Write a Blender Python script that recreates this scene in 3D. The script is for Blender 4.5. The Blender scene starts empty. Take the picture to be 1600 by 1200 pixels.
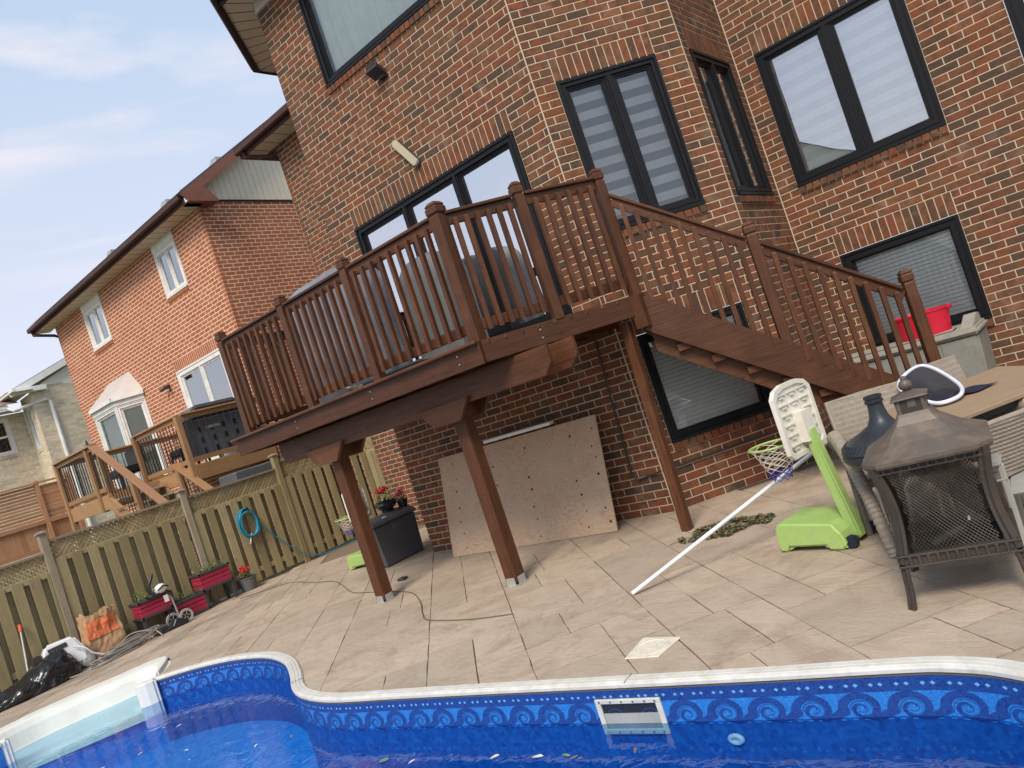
import bpy, bmesh, math, random
from mathutils import Vector, Matrix, noise
from mathutils.geometry import delaunay_2d_cdt
rnd = random.Random(7)
R = math.radians
S = bpy.context.scene
COL = S.collection

# ------------------------------------------------------------------ camera, sky, sun, exposure
cam = bpy.data.cameras.new('camera'); camo = bpy.data.objects.new('camera', cam); COL.objects.link(camo); S.camera = camo
yaw, pitch, roll = R(39.0645), R(.872), R(-18.3576)
f_ = Vector((-math.sin(yaw) * math.cos(pitch), math.cos(yaw) * math.cos(pitch), math.sin(pitch)))
r0 = Vector((math.cos(yaw), math.sin(yaw), 0)); u0 = r0.cross(f_)
rr_ = math.cos(roll) * r0 + math.sin(roll) * u0; uu_ = -math.sin(roll) * r0 + math.cos(roll) * u0
camo.matrix_world = Matrix(((rr_.x, uu_.x, -f_.x, 0), (rr_.y, uu_.y, -f_.y, 0), (rr_.z, uu_.z, -f_.z, 1.65), (0, 0, 0, 1)))
cam.sensor_width = 36; cam.lens = 1187.13 / 1600 * 36; cam.clip_end = 2000; cam.clip_start = .05

SUN_EL, SUN_AZ = R(48), R(157)     # azimuth clockwise from +Y: veiled sun behind the camera
W = bpy.data.worlds.new('World'); S.world = W; W.use_nodes = True
nt = W.node_tree; nt.nodes.clear()
def wn(t, **k):
    n = nt.nodes.new(t)
    for a, b in k.items(): setattr(n, a, b)
    return n
sky = wn('ShaderNodeTexSky', sky_type='NISHITA', sun_disc=False, sun_elevation=SUN_EL, sun_rotation=SUN_AZ, air_density=1.0, dust_density=1.5, ozone_density=1.0)
tc = wn('ShaderNodeTexCoord'); mp = wn('ShaderNodeMapping'); mp.inputs['Scale'].default_value = (1.1, 1.1, 5.5); mp.inputs['Rotation'].default_value = (0.10, 0.16, 0.5)
nz = wn('ShaderNodeTexNoise'); nz.inputs['Scale'].default_value = 2.6; nz.inputs['Detail'].default_value = 7; nz.inputs['Roughness'].default_value = .55; nz.inputs['Distortion'].default_value = .35
rp = wn('ShaderNodeValToRGB'); rp.color_ramp.elements[0].position = .51; rp.color_ramp.elements[1].position = .76
rp.color_ramp.elements[0].color = (0, 0, 0, 1); rp.color_ramp.elements[1].color = (.75, .75, .75, 1)
mx = wn('ShaderNodeMix', data_type='RGBA'); mx.inputs[7].default_value = (3.95, 3.75, 3.95, 1)      # cloud radiance, same units as the sky
veil = wn('ShaderNodeMix', data_type='RGBA'); veil.inputs[0].default_value = .80  # thin high haze
bg = wn('ShaderNodeBackground'); bg.inputs[1].default_value = .135
ow = wn('ShaderNodeOutputWorld'); L_ = nt.links.new
L_(tc.outputs['Generated'], mp.inputs[0]); L_(mp.outputs[0], nz.inputs['Vector']); L_(nz.outputs[0], rp.inputs[0])
sx_ = wn('ShaderNodeSeparateXYZ'); gr = wn('ShaderNodeValToRGB'); gr.color_ramp.elements[0].position = .12; gr.color_ramp.elements[0].color = (.82, .78, .86, 1); gr.color_ramp.elements[1].position = .62; gr.color_ramp.elements[1].color = (.50, .665, .86, 1)
sc_ = wn('ShaderNodeVectorMath', operation='SCALE'); sc_.inputs[3].default_value = 4.5
L_(tc.outputs['Generated'], sx_.inputs[0]); L_(sx_.outputs[2], gr.inputs[0]); L_(gr.outputs[0], sc_.inputs[0]); L_(sc_.outputs[0], veil.inputs[7])
L_(sky.outputs[0], veil.inputs[6]); L_(veil.outputs[2], mx.inputs[6]); L_(rp.outputs[0], mx.inputs[0]); L_(mx.outputs[2], bg.inputs[0]); L_(bg.outputs[0], ow.inputs[0])

sl = bpy.data.lights.new('sun', 'SUN'); so = bpy.data.objects.new('sun', sl); COL.objects.link(so)
sl.energy = 1.95; sl.angle = R(20); sl.color = (1, .90, .77)
sd = Vector((math.sin(SUN_AZ) * math.cos(SUN_EL), math.cos(SUN_AZ) * math.cos(SUN_EL), math.sin(SUN_EL)))
so.rotation_euler = sd.to_track_quat('Z', 'Y').to_euler()
S.view_settings.view_transform = 'Standard'; S.view_settings.look = 'None'; S.view_settings.exposure = 0.84; S.view_settings.gamma = 1
S.view_settings.use_curve_mapping = False
S.cycles.max_bounces = 8; S.cycles.transparent_max_bounces = 16

# ------------------------------------------------------------------ materials
MT = {}
class NB:
    def __init__(s, name):
        s.m = bpy.data.materials.new(name); s.m.use_nodes = True; s.t = s.m.node_tree; s.t.nodes.clear()
        s.o = s.n('ShaderNodeOutputMaterial'); MT[name] = s.m
    def n(s, t, ins=None, **k):
        x = s.t.nodes.new(t)
        for a, b in k.items(): setattr(x, a, b)
        for a, b in (ins or {}).items():
            if hasattr(b, 'is_output') or isinstance(b, bpy.types.NodeSocket): s.t.links.new(b, x.inputs[a])
            else: x.inputs[a].default_value = b
        return x
    def noise(s, vec, scale, detail=4, rough=.55, dist=0):
        return s.n('ShaderNodeTexNoise', {'Vector': vec, 'Scale': scale, 'Detail': detail, 'Roughness': rough, 'Distortion': dist}).outputs[0]
    def ramp(s, fac, stops):
        x = s.n('ShaderNodeValToRGB', {0: fac}); e = x.color_ramp.elements
        while len(e) < len(stops): e.new(.5)
        for q, (p, c) in zip(e, stops):
            q.position = p; q.color = (c, c, c, 1) if isinstance(c, (int, float)) else (*c, 1)
        return x.outputs[0]
    def mix(s, f, a, b, bt='MIX'):
        x = s.n('ShaderNodeMix', data_type='RGBA', blend_type=bt)
        for i, v in ((0, f), (6, a), (7, b)):
            if isinstance(v, bpy.types.NodeSocket): s.t.links.new(v, x.inputs[i])
            else: x.inputs[i].default_value = v if i == 0 else (*v, 1)
        return x.outputs[2]
    def math(s, op, a, b=0.):
        x = s.n('ShaderNodeMath', operation=op)
        for i, v in ((0, a), (1, b)):
            if isinstance(v, bpy.types.NodeSocket): s.t.links.new(v, x.inputs[i])
            else: x.inputs[i].default_value = v
        return x.outputs[0]
    def mapv(s, vec, scale=(1, 1, 1), loc=(0, 0, 0), rot=(0, 0, 0)):
        return s.n('ShaderNodeMapping', {'Vector': vec, 'Scale': scale, 'Location': loc, 'Rotation': rot}).outputs[0]
    def bsdf(s, col, rough=.6, metal=0, bump=None, bstr=.3, bdist=.01, spec=.5, **k):
        p = s.n('ShaderNodeBsdfPrincipled')
        for a, v in (('Base Color', col), ('Roughness', rough), ('Metallic', metal), ('Specular IOR Level', spec)):
            if isinstance(v, bpy.types.NodeSocket): s.t.links.new(v, p.inputs[a])
            else: p.inputs[a].default_value = (*v, 1) if isinstance(v, tuple) else v
        for a, v in k.items(): p.inputs[a.replace('_', ' ')].default_value = v
        if bump is not None:
            b = s.n('ShaderNodeBump', {'Height': bump, 'Strength': bstr, 'Distance': bdist}); s.t.links.new(b.outputs[0], p.inputs['Normal'])
        s.t.links.new(p.outputs[0], s.o.inputs[0]); s.p = p
        return s.m
    def pos(s): return s.n('ShaderNodeNewGeometry').outputs['Position']
    def obj(s): return s.n('ShaderNodeTexCoord').outputs['Object']
    def uv(s): return s.n('ShaderNodeTexCoord').outputs['UV']
    def attr(s, a='tone'): return s.n('ShaderNodeAttribute', attribute_name=a).outputs['Fac']
    def rand(s): return s.n('ShaderNodeObjectInfo').outputs['Random']

def brick_mat(name, stops, dark, darkamt, mort=None):
    b = NB(name); P = b.pos(); t = b.attr()
    c = b.ramp(t, stops)
    n1 = b.noise(P, 9, 3, .6); n2 = b.noise(P, 55, 5, .7)
    c = b.mix(b.ramp(n1, [(.47, 0.), (.64, darkamt)]), c, dark)
    c = b.mix(b.ramp(n2, [(.35, 0.), (.75, .55)]), c, tuple(x * .55 for x in dark))
    n3 = b.noise(b.mapv(P, (1, 1, 1)), 2.2, 4)
    c = b.mix(b.ramp(b.noise(b.mapv(P, (1, 1, .35)), 1.3, 6, .65), [(.42, 0.), (.72, .42)]), c, tuple(min(.8, x * 1.6) for x in dark))
    c = b.mix(b.ramp(b.noise(P, 2.9, 5, .7), [(.56, 0.), (.74, .30)]), c, (.40, .31, .23))
    return b.bsdf(c, .82, bump=b.noise(P, 90, 6, .75), bstr=.9, bdist=.006, spec=.25)
brick_mat('brick_red', [(0, (.088, .055, .038)), (.14, (.125, .064, .037)), (.28, (.195, .077, .034)), (.5, (.238, .070, .030)), (.75, (.265, .088, .037)), (1, (.225, .096, .044))], (.075, .046, .032), .68)
brick_mat('brick_orange', [(0, (.37, .125, .058)), (.4, (.42, .145, .065)), (1, (.48, .18, .085))], (.30, .115, .065), .5)
brick_mat('brick_buff', [(0, (.60, .50, .36)), (.5, (.76, .66, .49)), (1, (.88, .79, .62))], (.54, .45, .33), .45)
def mortar_mat(name, c0, c1):
    b = NB(name); P = b.pos()
    return b.bsdf(b.mix(b.noise(P, 3, 5), c0, c1), .9, bump=b.noise(P, 120, 4), bstr=.6, bdist=.004, spec=.2)
mortar_mat('mortar', (.43, .35, .25), (.62, .52, .385)); mortar_mat('mortar_pink', (.84, .56, .40), (.92, .66, .50)); mortar_mat('mortar_buff', (.66, .60, .50), (.78, .72, .60))

def wood_mat(name, c0, c1, streak, rough=.6, wear=None, wearamt=.5, spec=.35, knots=True, bs=.5):
    b = NB(name); U = b.uv(); P = b.pos()
    g = b.noise(b.mapv(U, (1.6, 34, 1)), 1.0, 6, .65, 1.2)
    c = b.mix(b.ramp(g, [(.3, 0.), (.7, 1.)]), c0, c1)
    g2 = b.noise(b.mapv(U, (3, 120, 1)), 1.0, 4, .6)
    c = b.mix(b.ramp(g2, [(.52, 0.), (.72, .6)]), c, streak)
    if wear:
        c = b.mix(b.ramp(b.noise(P, 4.5, 6, .65), [(.48, 0.), (.72, wearamt)]), c, wear)
    if knots:
        v = b.n('ShaderNodeTexVoronoi', {'Vector': b.mapv(U, (2.1, 8, 1)), 'Scale': 1.0}).outputs['Distance']
        c = b.mix(b.ramp(v, [(.03, .8), (.10, 0.)]), c, tuple(x * .45 for x in streak))
    t = b.attr(); c = b.mix(b.ramp(t, [(0, .7), (1, 0.)]), c, tuple(x * .6 for x in c0))
    h = b.math('ADD', g, b.math('MULTIPLY', g2, .6))
    return b.bsdf(c, rough, bump=h, bstr=bs, bdist=.004, spec=spec)
wood_mat('stain_wood', (.058, .021, .009), (.158, .059, .024), (.026, .010, .006), .46, (.22, .095, .042), .38, spec=.32, bs=.7)
wood_mat('stain_wood_worn', (.105, .040, .018), (.185, .075, .034), (.04, .017, .010), .55, (.24, .125, .075), .5, spec=.28)
wood_mat('fence_wood', (.315, .255, .130), (.44, .365, .205), (.16, .125, .07), .8, (.26, .22, .145), .6, bs=.6, spec=.2)
wood_mat('fence_shaded', (.27, .22, .12), (.36, .30, .17), (.14, .11, .06), .85, (.22, .19, .13), .5, spec=.2)  # fence wood again, with the shadow on the set-back boards in its colour
wood_mat('fence_grey', (.28, .235, .165), (.39, .33, .25), (.15, .12, .085), .85, (.23, .19, .13), .5, spec=.2)
wood_mat('cedar', (.33, .175, .075), (.47, .27, .13), (.20, .10, .045), .6, (.26, .16, .09), .5)
wood_mat('cedar_red', (.40, .20, .10), (.52, .29, .16), (.24, .12, .06), .65, (.42, .32, .22), .5)
wood_mat('table_wood', (.30, .205, .125), (.39, .28, .18), (.22, .15, .10), .7, (.30, .23, .17), .6, bs=.25)

b = NB('plywood'); U = b.uv()
q = b.noise(b.mapv(U, (1.5, 3.2, 1)), 1.3, 3, .5, 2.2)
rings = b.math('SINE', b.math('MULTIPLY', q, 120.))
c = b.mix(b.ramp(rings, [(0, 0.), (1, .75)]), (.53, .39, .27), (.36, .235, .155))
c = b.mix(b.ramp(b.noise(U, 2.2, 5), [(.42, 0.), (.75, .5)]), c, (.52, .44, .37))
c = b.mix(b.ramp(b.noise(b.mapv(U, (1, 1, 1), (7, 3, 0)), 3, 6, .7), [(.56, 0.), (.72, .5)]), c, (.42, .20, .19))
b.bsdf(c, .8, bump=rings, bstr=.25, bdist=.002, spec=.2)

b = NB('patio_concrete'); P = b.pos(); t = b.attr()
c = b.mix(b.noise(P, .9, 5, .6), (.425, .33, .245), (.535, .43, .33))
c = b.mix(b.ramp(b.noise(P, 3.3, 6, .65, .6), [(.45, 0.), (.72, .55)]), c, (.28, .21, .15))
c = b.mix(b.ramp(b.noise(b.mapv(P, (1, 1, 1), (5, 9, 0), (0, 0, .8)), 1.4, 6, .7, 1.5), [(.52, 0.), (.7, .6)]), c, (.25, .15, .095))
c = b.mix(b.ramp(t, [(0, .45), (1, 0.)]), c, (.30, .25, .19))
# old water stains near the fence
st = b.n('ShaderNodeSeparateXYZ', {0: P})
m1 = b.math('MULTIPLY', b.ramp(b.math('MULTIPLY', b.math('ADD', st.outputs[0], 12.), .4), [(.15, 1.), (1., 0.)]), b.ramp(b.noise(b.mapv(P, (1, .45, 1)), 1.6, 5, .6, .8), [(.50, 0.), (.58, 1.)]))
c = b.mix(b.math('MULTIPLY', m1, .7), c, (.15, .12, .09))
c = b.mix(b.ramp(b.noise(P, 45, 3, .6), [(.60, 0.), (.78, .6)]), c, (.17, .13, .10))
hn = b.math('ADD', b.noise(b.mapv(P, (1, 1.9, 1), (0, 0, 0), (0, 0, .785)), 5, 6, .6, 1.6), b.math('MULTIPLY', b.noise(P, 120, 3), .25))
b.bsdf(c, .78, bump=hn, bstr=.55, bdist=.02, spec=.3)
b = NB('patio_joint'); P = b.pos(); b.bsdf(b.mix(b.noise(P, 8, 4), (.15, .105, .07), (.25, .185, .125)), .95)
b = NB('grass'); P = b.pos(); b.bsdf(b.mix(b.noise(P, 1.5, 6), (.045, .075, .02), (.09, .12, .04)), .9, bump=b.noise(P, 60, 4), bstr=.8, bdist=.03)

def plain(name, col, rough=.5, metal=0, var=.12, scale=6, bump=0., bscale=60, spec=.5, dirt=None, dirtamt=.5, **k):
    b = NB(name); P = b.pos(); n = b.noise(P, scale, 5, .6)
    c = b.mix(b.ramp(n, [(.3, 0.), (.75, 1.)]), tuple(min(1, x * (1 + var)) for x in col), tuple(x * (1 - var) for x in col))
    if dirt: c = b.mix(b.ramp(b.noise(P, scale * 1.7, 6, .7), [(.48, 0.), (.72, dirtamt)]), c, dirt)
    return b.bsdf(c, rough, metal, bump=b.noise(P, bscale, 4) if bump else None, bstr=bump, bdist=.004, spec=spec, **k)
plain('black_frame', (.011, .011, .013), .38, spec=.22); plain('charcoal', (.035, .035, .038), .45)
plain('white_vinyl', (.78, .78, .76), .4, dirt=(.55, .52, .45), dirtamt=.3); plain('frame_white', (.74, .73, .69), .5)
plain('coping_white', (.58, .565, .52), .42, dirt=(.42, .37, .30), dirtamt=.6, scale=9); plain('skimmer_white', (.56, .55, .50), .45, dirt=(.38, .34, .27), dirtamt=.4, scale=14)
plain('siding', (.74, .67, .53), .55, var=.05, scale=2); plain('siding_cream', (.80, .76, .66), .6, var=.04)
plain('soffit', (.62, .54, .42), .6, var=.06); plain('soffit_white', (.6, .6, .58), .6); plain('fascia_brown', (.075, .038, .033), .5, spec=.15); plain('fascia_rust', (.22, .095, .07), .5, spec=.2)
plain('fascia_dark', (.028, .022, .026), .45, spec=.2); plain('frieze', (.52, .46, .42), .5)
def shingle(name, col):
    b = NB(name); P = b.pos(); n = b.noise(P, 14, 4, .7)
    b.bsdf(b.mix(n, tuple(x * .6 for x in col), tuple(x * 1.3 for x in col)), .9, bump=n, bstr=.5, bdist=.01, spec=.2)
shingle('shingle_grey', (.10, .095, .10)); shingle('shingle_brown', (.27, .20, .16))
plain('grey_cover', (.11, .11, .115), .62, var=.22, scale=3.5, bump=.5, bscale=14); plain('cover_light', (.16, .165, .19), .5, var=.3, scale=5, bump=.5, bscale=12)
plain('black_plastic', (.018, .019, .022), .38, spec=.5); plain('bag_black', (.012, .012, .014), .22, spec=.6, bump=.9, bscale=16)
plain('box_grey', (.10, .105, .115), .5, var=.08); plain('box_lid', (.12, .115, .125), .42, var=.1)
plain('lime', (.34, .50, .15), .42, var=.08, dirt=(.30, .36, .17), dirtamt=.5); plain('board_white', (.70, .67, .58), .5, dirt=(.52, .48, .38), dirtamt=.4)
plain('planter_red', (.34, .022, .055), .5, var=.15); plain('planter_dark', (.05, .05, .058), .55)
plain('pot_grey', (.12, .125, .13), .6); plain('pot_black', (.025, .023, .024), .2, spec=.6)
plain('flower_red', (.62, .015, .02), .6, var=.3, scale=60); plain('flower_pink', (.62, .09, .13), .6, var=.3, scale=60); plain('leaf', (.06, .12, .03), .55, var=.5, scale=30); plain('leaf_light', (.16, .22, .06), .6, var=.4, scale=30)
plain('dry_leaf', (.20, .12, .06), .8, var=.5, scale=40); plain('litter_leaf', (.05, .075, .03), .8, var=.6, scale=30); plain('soil', (.035, .025, .018), .95)
plain('hose_blue', (.012, .22, .34), .4, var=.15); plain('cable_grey', (.30, .28, .25), .55); plain('cable_green', (.13, .115, .07), .7)
plain('steel', (.45, .45, .46), .35, 1., var=.1); plain('galv', (.50, .50, .47), .5, .6); plain('white_plastic', (.72, .72, .73), .35)
plain('orange_plastic', (.65, .11, .03), .45); plain('paper', (.42, .26, .14), .85, var=.25, scale=9, bump=1., bscale=22); plain('paper_red', (.62, .17, .07), .8, var=.35, scale=30, bump=1., bscale=22)
plain('bronze', (.055, .047, .04), .5, .3, var=.25, scale=7, dirt=(.10, .062, .04), dirtamt=.6, bump=.3, bscale=120)
plain('bronze_roof', (.115, .094, .076), .50, .25, var=.22, scale=5, dirt=(.30, .20, .13), dirtamt=.55, bump=.25, bscale=110)
plain('bronze_mesh', (.115, .10, .082), .4, .5, var=.2)
plain('iron', (.030, .034, .042), .42, .3, var=.35, scale=10, bump=.4, bscale=40)
plain('resin_grey', (.34, .34, .31), .6, dirt=(.24, .23, .19), dirtamt=.6); plain('bin_grey', (.235, .235, .205), .65, var=.12, scale=4, dirt=(.13, .13, .10), dirtamt=.55); plain('bin_lid', (.33, .31, .26), .65, var=.12, dirt=(.20, .18, .14), dirtamt=.5)
plain('tub_red', (.55, .010, .035), .4, var=.06); plain('net_rim', (.72, .72, .82), .35); plain('rope_white', (.60, .52, .44), .8); plain('rope_blue', (.03, .05, .35), .8); plain('navy', (.008, .01, .03), .6)
plain('lamp_cream', (.46, .42, .28), .45, var=.05); plain('curtain', (.86, .90, .85), .8, var=.04); plain('room_dark', (.02, .02, .022), .9)
plain('blind_white', (.92, .93, .89), .6, var=.05); plain('shade_cream', (.42, .39, .26), .8, var=.06); plain('lid_white', (.66, .60, .50), .65, var=.1, scale=20, dirt=(.40, .34, .26), dirtamt=.5)
plain('step_white', (.74, .74, .68), .35, var=.04, scale=2, dirt=(.60, .52, .40), dirtamt=.35)
def mosaic(name, c0, c1, grout):
    b = NB(name); P = b.pos(); v = b.n('ShaderNodeTexVoronoi', {'Vector': P, 'Scale': 95.}); e = b.n('ShaderNodeTexVoronoi', {'Vector': P, 'Scale': 95.}, feature='DISTANCE_TO_EDGE').outputs['Distance']
    b.bsdf(b.mix(b.ramp(e, [(.03, .8), (.10, 0.)]), b.mix(v.outputs['Color'], c0, c1), grout), .4)
mosaic('liner_dark', (.006, .022, .14), (.016, .055, .26), (.012, .08, .34)); mosaic('liner_light', (.015, .15, .50), (.03, .24, .66), (.010, .09, .38)); plain('liner_dot', (.13, .36, .66), .4)
plain('liner_mid', (.015, .075, .30), .4, var=.3, scale=50)
b = NB('liner_deep'); P = b.pos(); v = b.n('ShaderNodeTexVoronoi', {'Vector': P, 'Scale': 42.}).outputs['Color']
b.bsdf(b.mix(v, (.004, .07, .30), (.012, .16, .50)), .5)
b = NB('liner_floor'); P = b.pos(); v = b.n('ShaderNodeTexVoronoi', {'Vector': P, 'Scale': 42.}).outputs['Color']
b.bsdf(b.mix(v, (.006, .20, .62), (.03, .40, .90)), .5)
b = NB('wicker'); U = b.uv(); w = b.n('ShaderNodeTexWave', {'Vector': b.mapv(U, (26, 26, 1)), 'Scale': 1., 'Distortion': 1.5, 'Detail': 1.}).outputs['Fac']
b.bsdf(b.mix(w, (.17, .145, .115), (.35, .31, .26)), .6, bump=w, bstr=.5, bdist=.004)
plain('strand', (.26, .22, .175), .6, var=.2, scale=40); plain('strand_dark', (.15, .13, .11), .6, var=.2, scale=40)

def glass(name, refl, tint=(.02, .025, .03), trans=.0, rough=.0, wav=.0):
    b = NB(name); g = b.n('ShaderNodeBsdfGlossy', {'Color': (.92, .96, 1, 1), 'Roughness': rough})
    if wav:
        bp = b.n('ShaderNodeBump', {'Height': b.noise(b.pos(), .9, 2), 'Strength': wav, 'Distance': .05}); b.t.links.new(bp.outputs[0], g.inputs['Normal'])
    tr = b.n('ShaderNodeBsdfTransparent', {'Color': (*(1 - .25 * (1 - x) for x in (.8, .9, .9)), 1)})
    fr = b.n('ShaderNodeFresnel', {'IOR': 1.52}).outputs[0]
    fac = b.math('MINIMUM', b.math('ADD', fr, refl), 1.)
    ms = b.n('ShaderNodeMixShader', {0: fac}); b.t.links.new(tr.outputs[0], ms.inputs[1]); b.t.links.new(g.outputs[0], ms.inputs[2]); b.t.links.new(ms.outputs[0], b.o.inputs[0])
plain('blind_grey', (.52, .53, .51), .6, var=.1)
glass('glass', .38, wav=.06); glass('glass_door', .68, wav=.1); glass('glass_clear', .04, wav=.05); glass('glass_dim', .09, wav=.05)
b = NB('water'); P = b.pos()
h = b.math('ADD', b.noise(b.mapv(P, (1, 1, 1)), 5.5, 3, .5, .8), b.math('MULTIPLY', b.noise(P, 26, 2), .14))
bp = b.n('ShaderNodeBump', {'Height': h, 'Strength': .075, 'Distance': .05}).outputs[0]
g = b.n('ShaderNodeBsdfGlossy', {'Color': (.85, .9, 1, 1), 'Roughness': .015, 'Normal': bp}); tr = b.n('ShaderNodeBsdfTransparent', {'Color': (.62, .86, .97, 1)})
fr = b.n('ShaderNodeFresnel', {'IOR': 1.36, 'Normal': bp}).outputs[0]
ms = b.n('ShaderNodeMixShader', {0: b.math('MINIMUM', b.math('ADD', fr, .03), 1.)}); b.t.links.new(tr.outputs[0], ms.inputs[1]); b.t.links.new(g.outputs[0], ms.inputs[2]); b.t.links.new(ms.outputs[0], b.o.inputs[0])
b = NB('mesh_net'); b.bsdf((.006, .008, .02), .8)
tr = b.n('ShaderNodeBsdfTransparent'); ms = b.n('ShaderNodeMixShader', {0: .86}); b.t.links.new(tr.outputs[0], ms.inputs[1]); b.t.links.new(b.p.outputs[0], ms.inputs[2]); b.t.links.new(ms.outputs[0], b.o.inputs[0])

# ------------------------------------------------------------------ geometry helpers
def wloc(o):
    v = Vector((0, 0, 0))
    while o is not None: v += o.location; o = o.parent
    return v
def V3(p): return Vector(p)
def tag(o, label=None, cat=None, group=None, kind=None):
    if label: o['label'] = label
    if cat: o['category'] = cat
    if group: o['group'] = group
    if kind: o['kind'] = kind
    return o
def empty(name, loc, label, cat, group=None, rz=0):
    o = bpy.data.objects.new(name, None); COL.objects.link(o); o.location = loc; o.rotation_euler = (0, 0, rz); o.empty_display_size = .1
    return tag(o, label, cat, group)
class MB:
    def __init__(s): s.v = []; s.f = []; s.uv = []; s.t = []; s.mi = []; s.m = 0
    def face(s, pts, uv=None, tone=.5):
        i = len(s.v); s.v += [tuple(p) for p in pts]; s.f.append(tuple(range(i, i + len(pts))))
        s.uv += uv if uv else [(p[0] + .37 * p[2], p[1] + .61 * p[2]) for p in pts]; s.t.append(tone); s.mi.append(s.m)
        return s
    def mbox(s, M, sx, sy, sz, tone=None):
        """box with half-free frame M (4x4, centre) and full sizes"""
        tone = rnd.random() if tone is None else tone
        c = [M @ Vector((x * sx / 2, y * sy / 2, z * sz / 2)) for x in (-1, 1) for y in (-1, 1) for z in (-1, 1)]
        i = len(s.v); s.v += [tuple(p) for p in c]
        sz_ = (sx, sy, sz); la = sz_.index(max(sz_)); ou, ov = rnd.random() * 9, rnd.random() * 9
        loc = [(x * sx / 2, y * sy / 2, z * sz / 2) for x in (-1, 1) for y in (-1, 1) for z in (-1, 1)]
        for q, ax in (((0, 1, 3, 2), 0), ((4, 6, 7, 5), 0), ((0, 4, 5, 1), 1), ((2, 3, 7, 6), 1), ((0, 2, 6, 4), 2), ((1, 5, 7, 3), 2)):
            s.f.append(tuple(i + k for k in q)); s.t.append(tone); s.mi.append(s.m)
            o2 = [a for a in (0, 1, 2) if a != ax]
            a, b_ = (la, [x for x in o2 if x != la][0]) if la in o2 else (o2[0], o2[1])
            for k in q: s.uv.append((loc[k][a] + ou, loc[k][b_] + ov + ax * .13))
        return s
    def box(s, x0, x1, y0, y1, z0, z1, tone=None):
        return s.mbox(Matrix.Translation(((x0 + x1) / 2, (y0 + y1) / 2, (z0 + z1) / 2)), abs(x1 - x0), abs(y1 - y0), abs(z1 - z0), tone)
    def bar(s, p0, p1, w, h, up=(0, 0, 1), tone=None):
        p0, p1 = V3(p0), V3(p1); d = p1 - p0; L = d.length; x = d / L; u = V3(up); y = u.cross(x)
        if y.length < 1e-4: y = Vector((0, 1, 0)).cross(x)
        y.normalize(); z = x.cross(y); c = (p0 + p1) / 2
        M = Matrix(((x.x, y.x, z.x, c.x), (x.y, y.y, z.y, c.y), (x.z, y.z, z.z, c.z), (0, 0, 0, 1)))
        return s.mbox(M, L, w, h, tone)
    def tube(s, pts, r, n=8, caps=True, closed=False, tone=.5):
        pts = [V3(p) for p in pts]; N = len(pts); i0 = len(s.v); prev = None; L = 0
        for k, p in enumerate(pts):
            a = pts[(k - 1) % N] if (closed or k) else p; b_ = pts[(k + 1) % N] if (closed or k < N - 1) else p
            t = (b_ - a).normalized()
            if prev is None:
                u = t.orthogonal().normalized()
            else:
                u = (prev - prev.dot(t) * t); u = u.normalized() if u.length > 1e-6 else t.orthogonal().normalized()
            prev = u; w = t.cross(u); rr = r[k] if isinstance(r, (list, tuple)) else r
            for j in range(n):
                an = 2 * math.pi * j / n; s.v.append(tuple(p + rr * (math.cos(an) * u + math.sin(an) * w)))
        for k in range(N if closed else N - 1):
            L2 = L + (pts[(k + 1) % N] - pts[k]).length
            for j in range(n):
                a, b_ = i0 + k * n + j, i0 + k * n + (j + 1) % n; c, d = i0 + ((k + 1) % N) * n + (j + 1) % n, i0 + ((k + 1) % N) * n + j
                s.f.append((a, b_, c, d)); s.t.append(tone); s.mi.append(s.m); s.uv += [(L, j / n * .2), (L, (j + 1) / n * .2), (L2, (j + 1) / n * .2), (L2, j / n * .2)]
            L = L2
        if caps and not closed:
            for b0, rev in ((i0, True), (i0 + (N - 1) * n, False)):
                q = [b0 + j for j in range(n)]
                s.f.append(tuple(q[::-1] if rev else q)); s.t.append(tone); s.mi.append(s.m); s.uv += [(0, 0)] * n
        return s
    def lathe(s, prof, n=24, c=(0, 0, 0), sq=None, rot=0, tone=.5, sc=(1, 1), M=None, caps=True):
        """prof: (r, z); sq: number of sides for a square-ish section"""
        n = sq or n; i0 = len(s.v)
        for r, z in prof:
            for j in range(n):
                an = 2 * math.pi * (j + (.5 if sq else 0)) / n + rot
                p = Vector((r * math.cos(an) * sc[0], r * math.sin(an) * sc[1], z))
                if M is not None: p = M @ p
                s.v.append((c[0] + p.x, c[1] + p.y, c[2] + p.z))
        for k in range(len(prof) - 1):
            for j in range(n):
                s.f.append((i0 + k * n + j, i0 + k * n + (j + 1) % n, i0 + (k + 1) * n + (j + 1) % n, i0 + (k + 1) * n + j)); s.t.append(tone); s.mi.append(s.m)
                s.uv += [(prof[k][1], j / n), (prof[k][1], (j + 1) / n), (prof[k + 1][1], (j + 1) / n), (prof[k + 1][1], j / n)]
        for k, rev in ((0, True), (len(prof) - 1, False)):
            if caps and prof[k][0] > 1e-5:
                q = [i0 + k * n + j for j in range(n)]; s.f.append(tuple(q[::-1] if rev else q)); s.t.append(tone); s.mi.append(s.m); s.uv += [(0, 0)] * n
        return s
    def prism(s, poly, M, d, tone=None):
        """polygon in the xy plane of frame M, extruded +-d/2 along its z"""
        tone = rnd.random() if tone is None else tone; n = len(poly)
        a = [M @ Vector((x, y, -d / 2)) for x, y in poly]; b_ = [M @ Vector((x, y, d / 2)) for x, y in poly]; i = len(s.v)
        s.v += [tuple(p) for p in a + b_]
        s.f.append(tuple(i + k for k in range(n))[::-1]); s.t.append(tone); s.mi.append(s.m); s.uv += [poly[k] for k in range(n)][::-1]
        s.f.append(tuple(i + n + k for k in range(n))); s.t.append(tone); s.mi.append(s.m); s.uv += list(poly)
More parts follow.
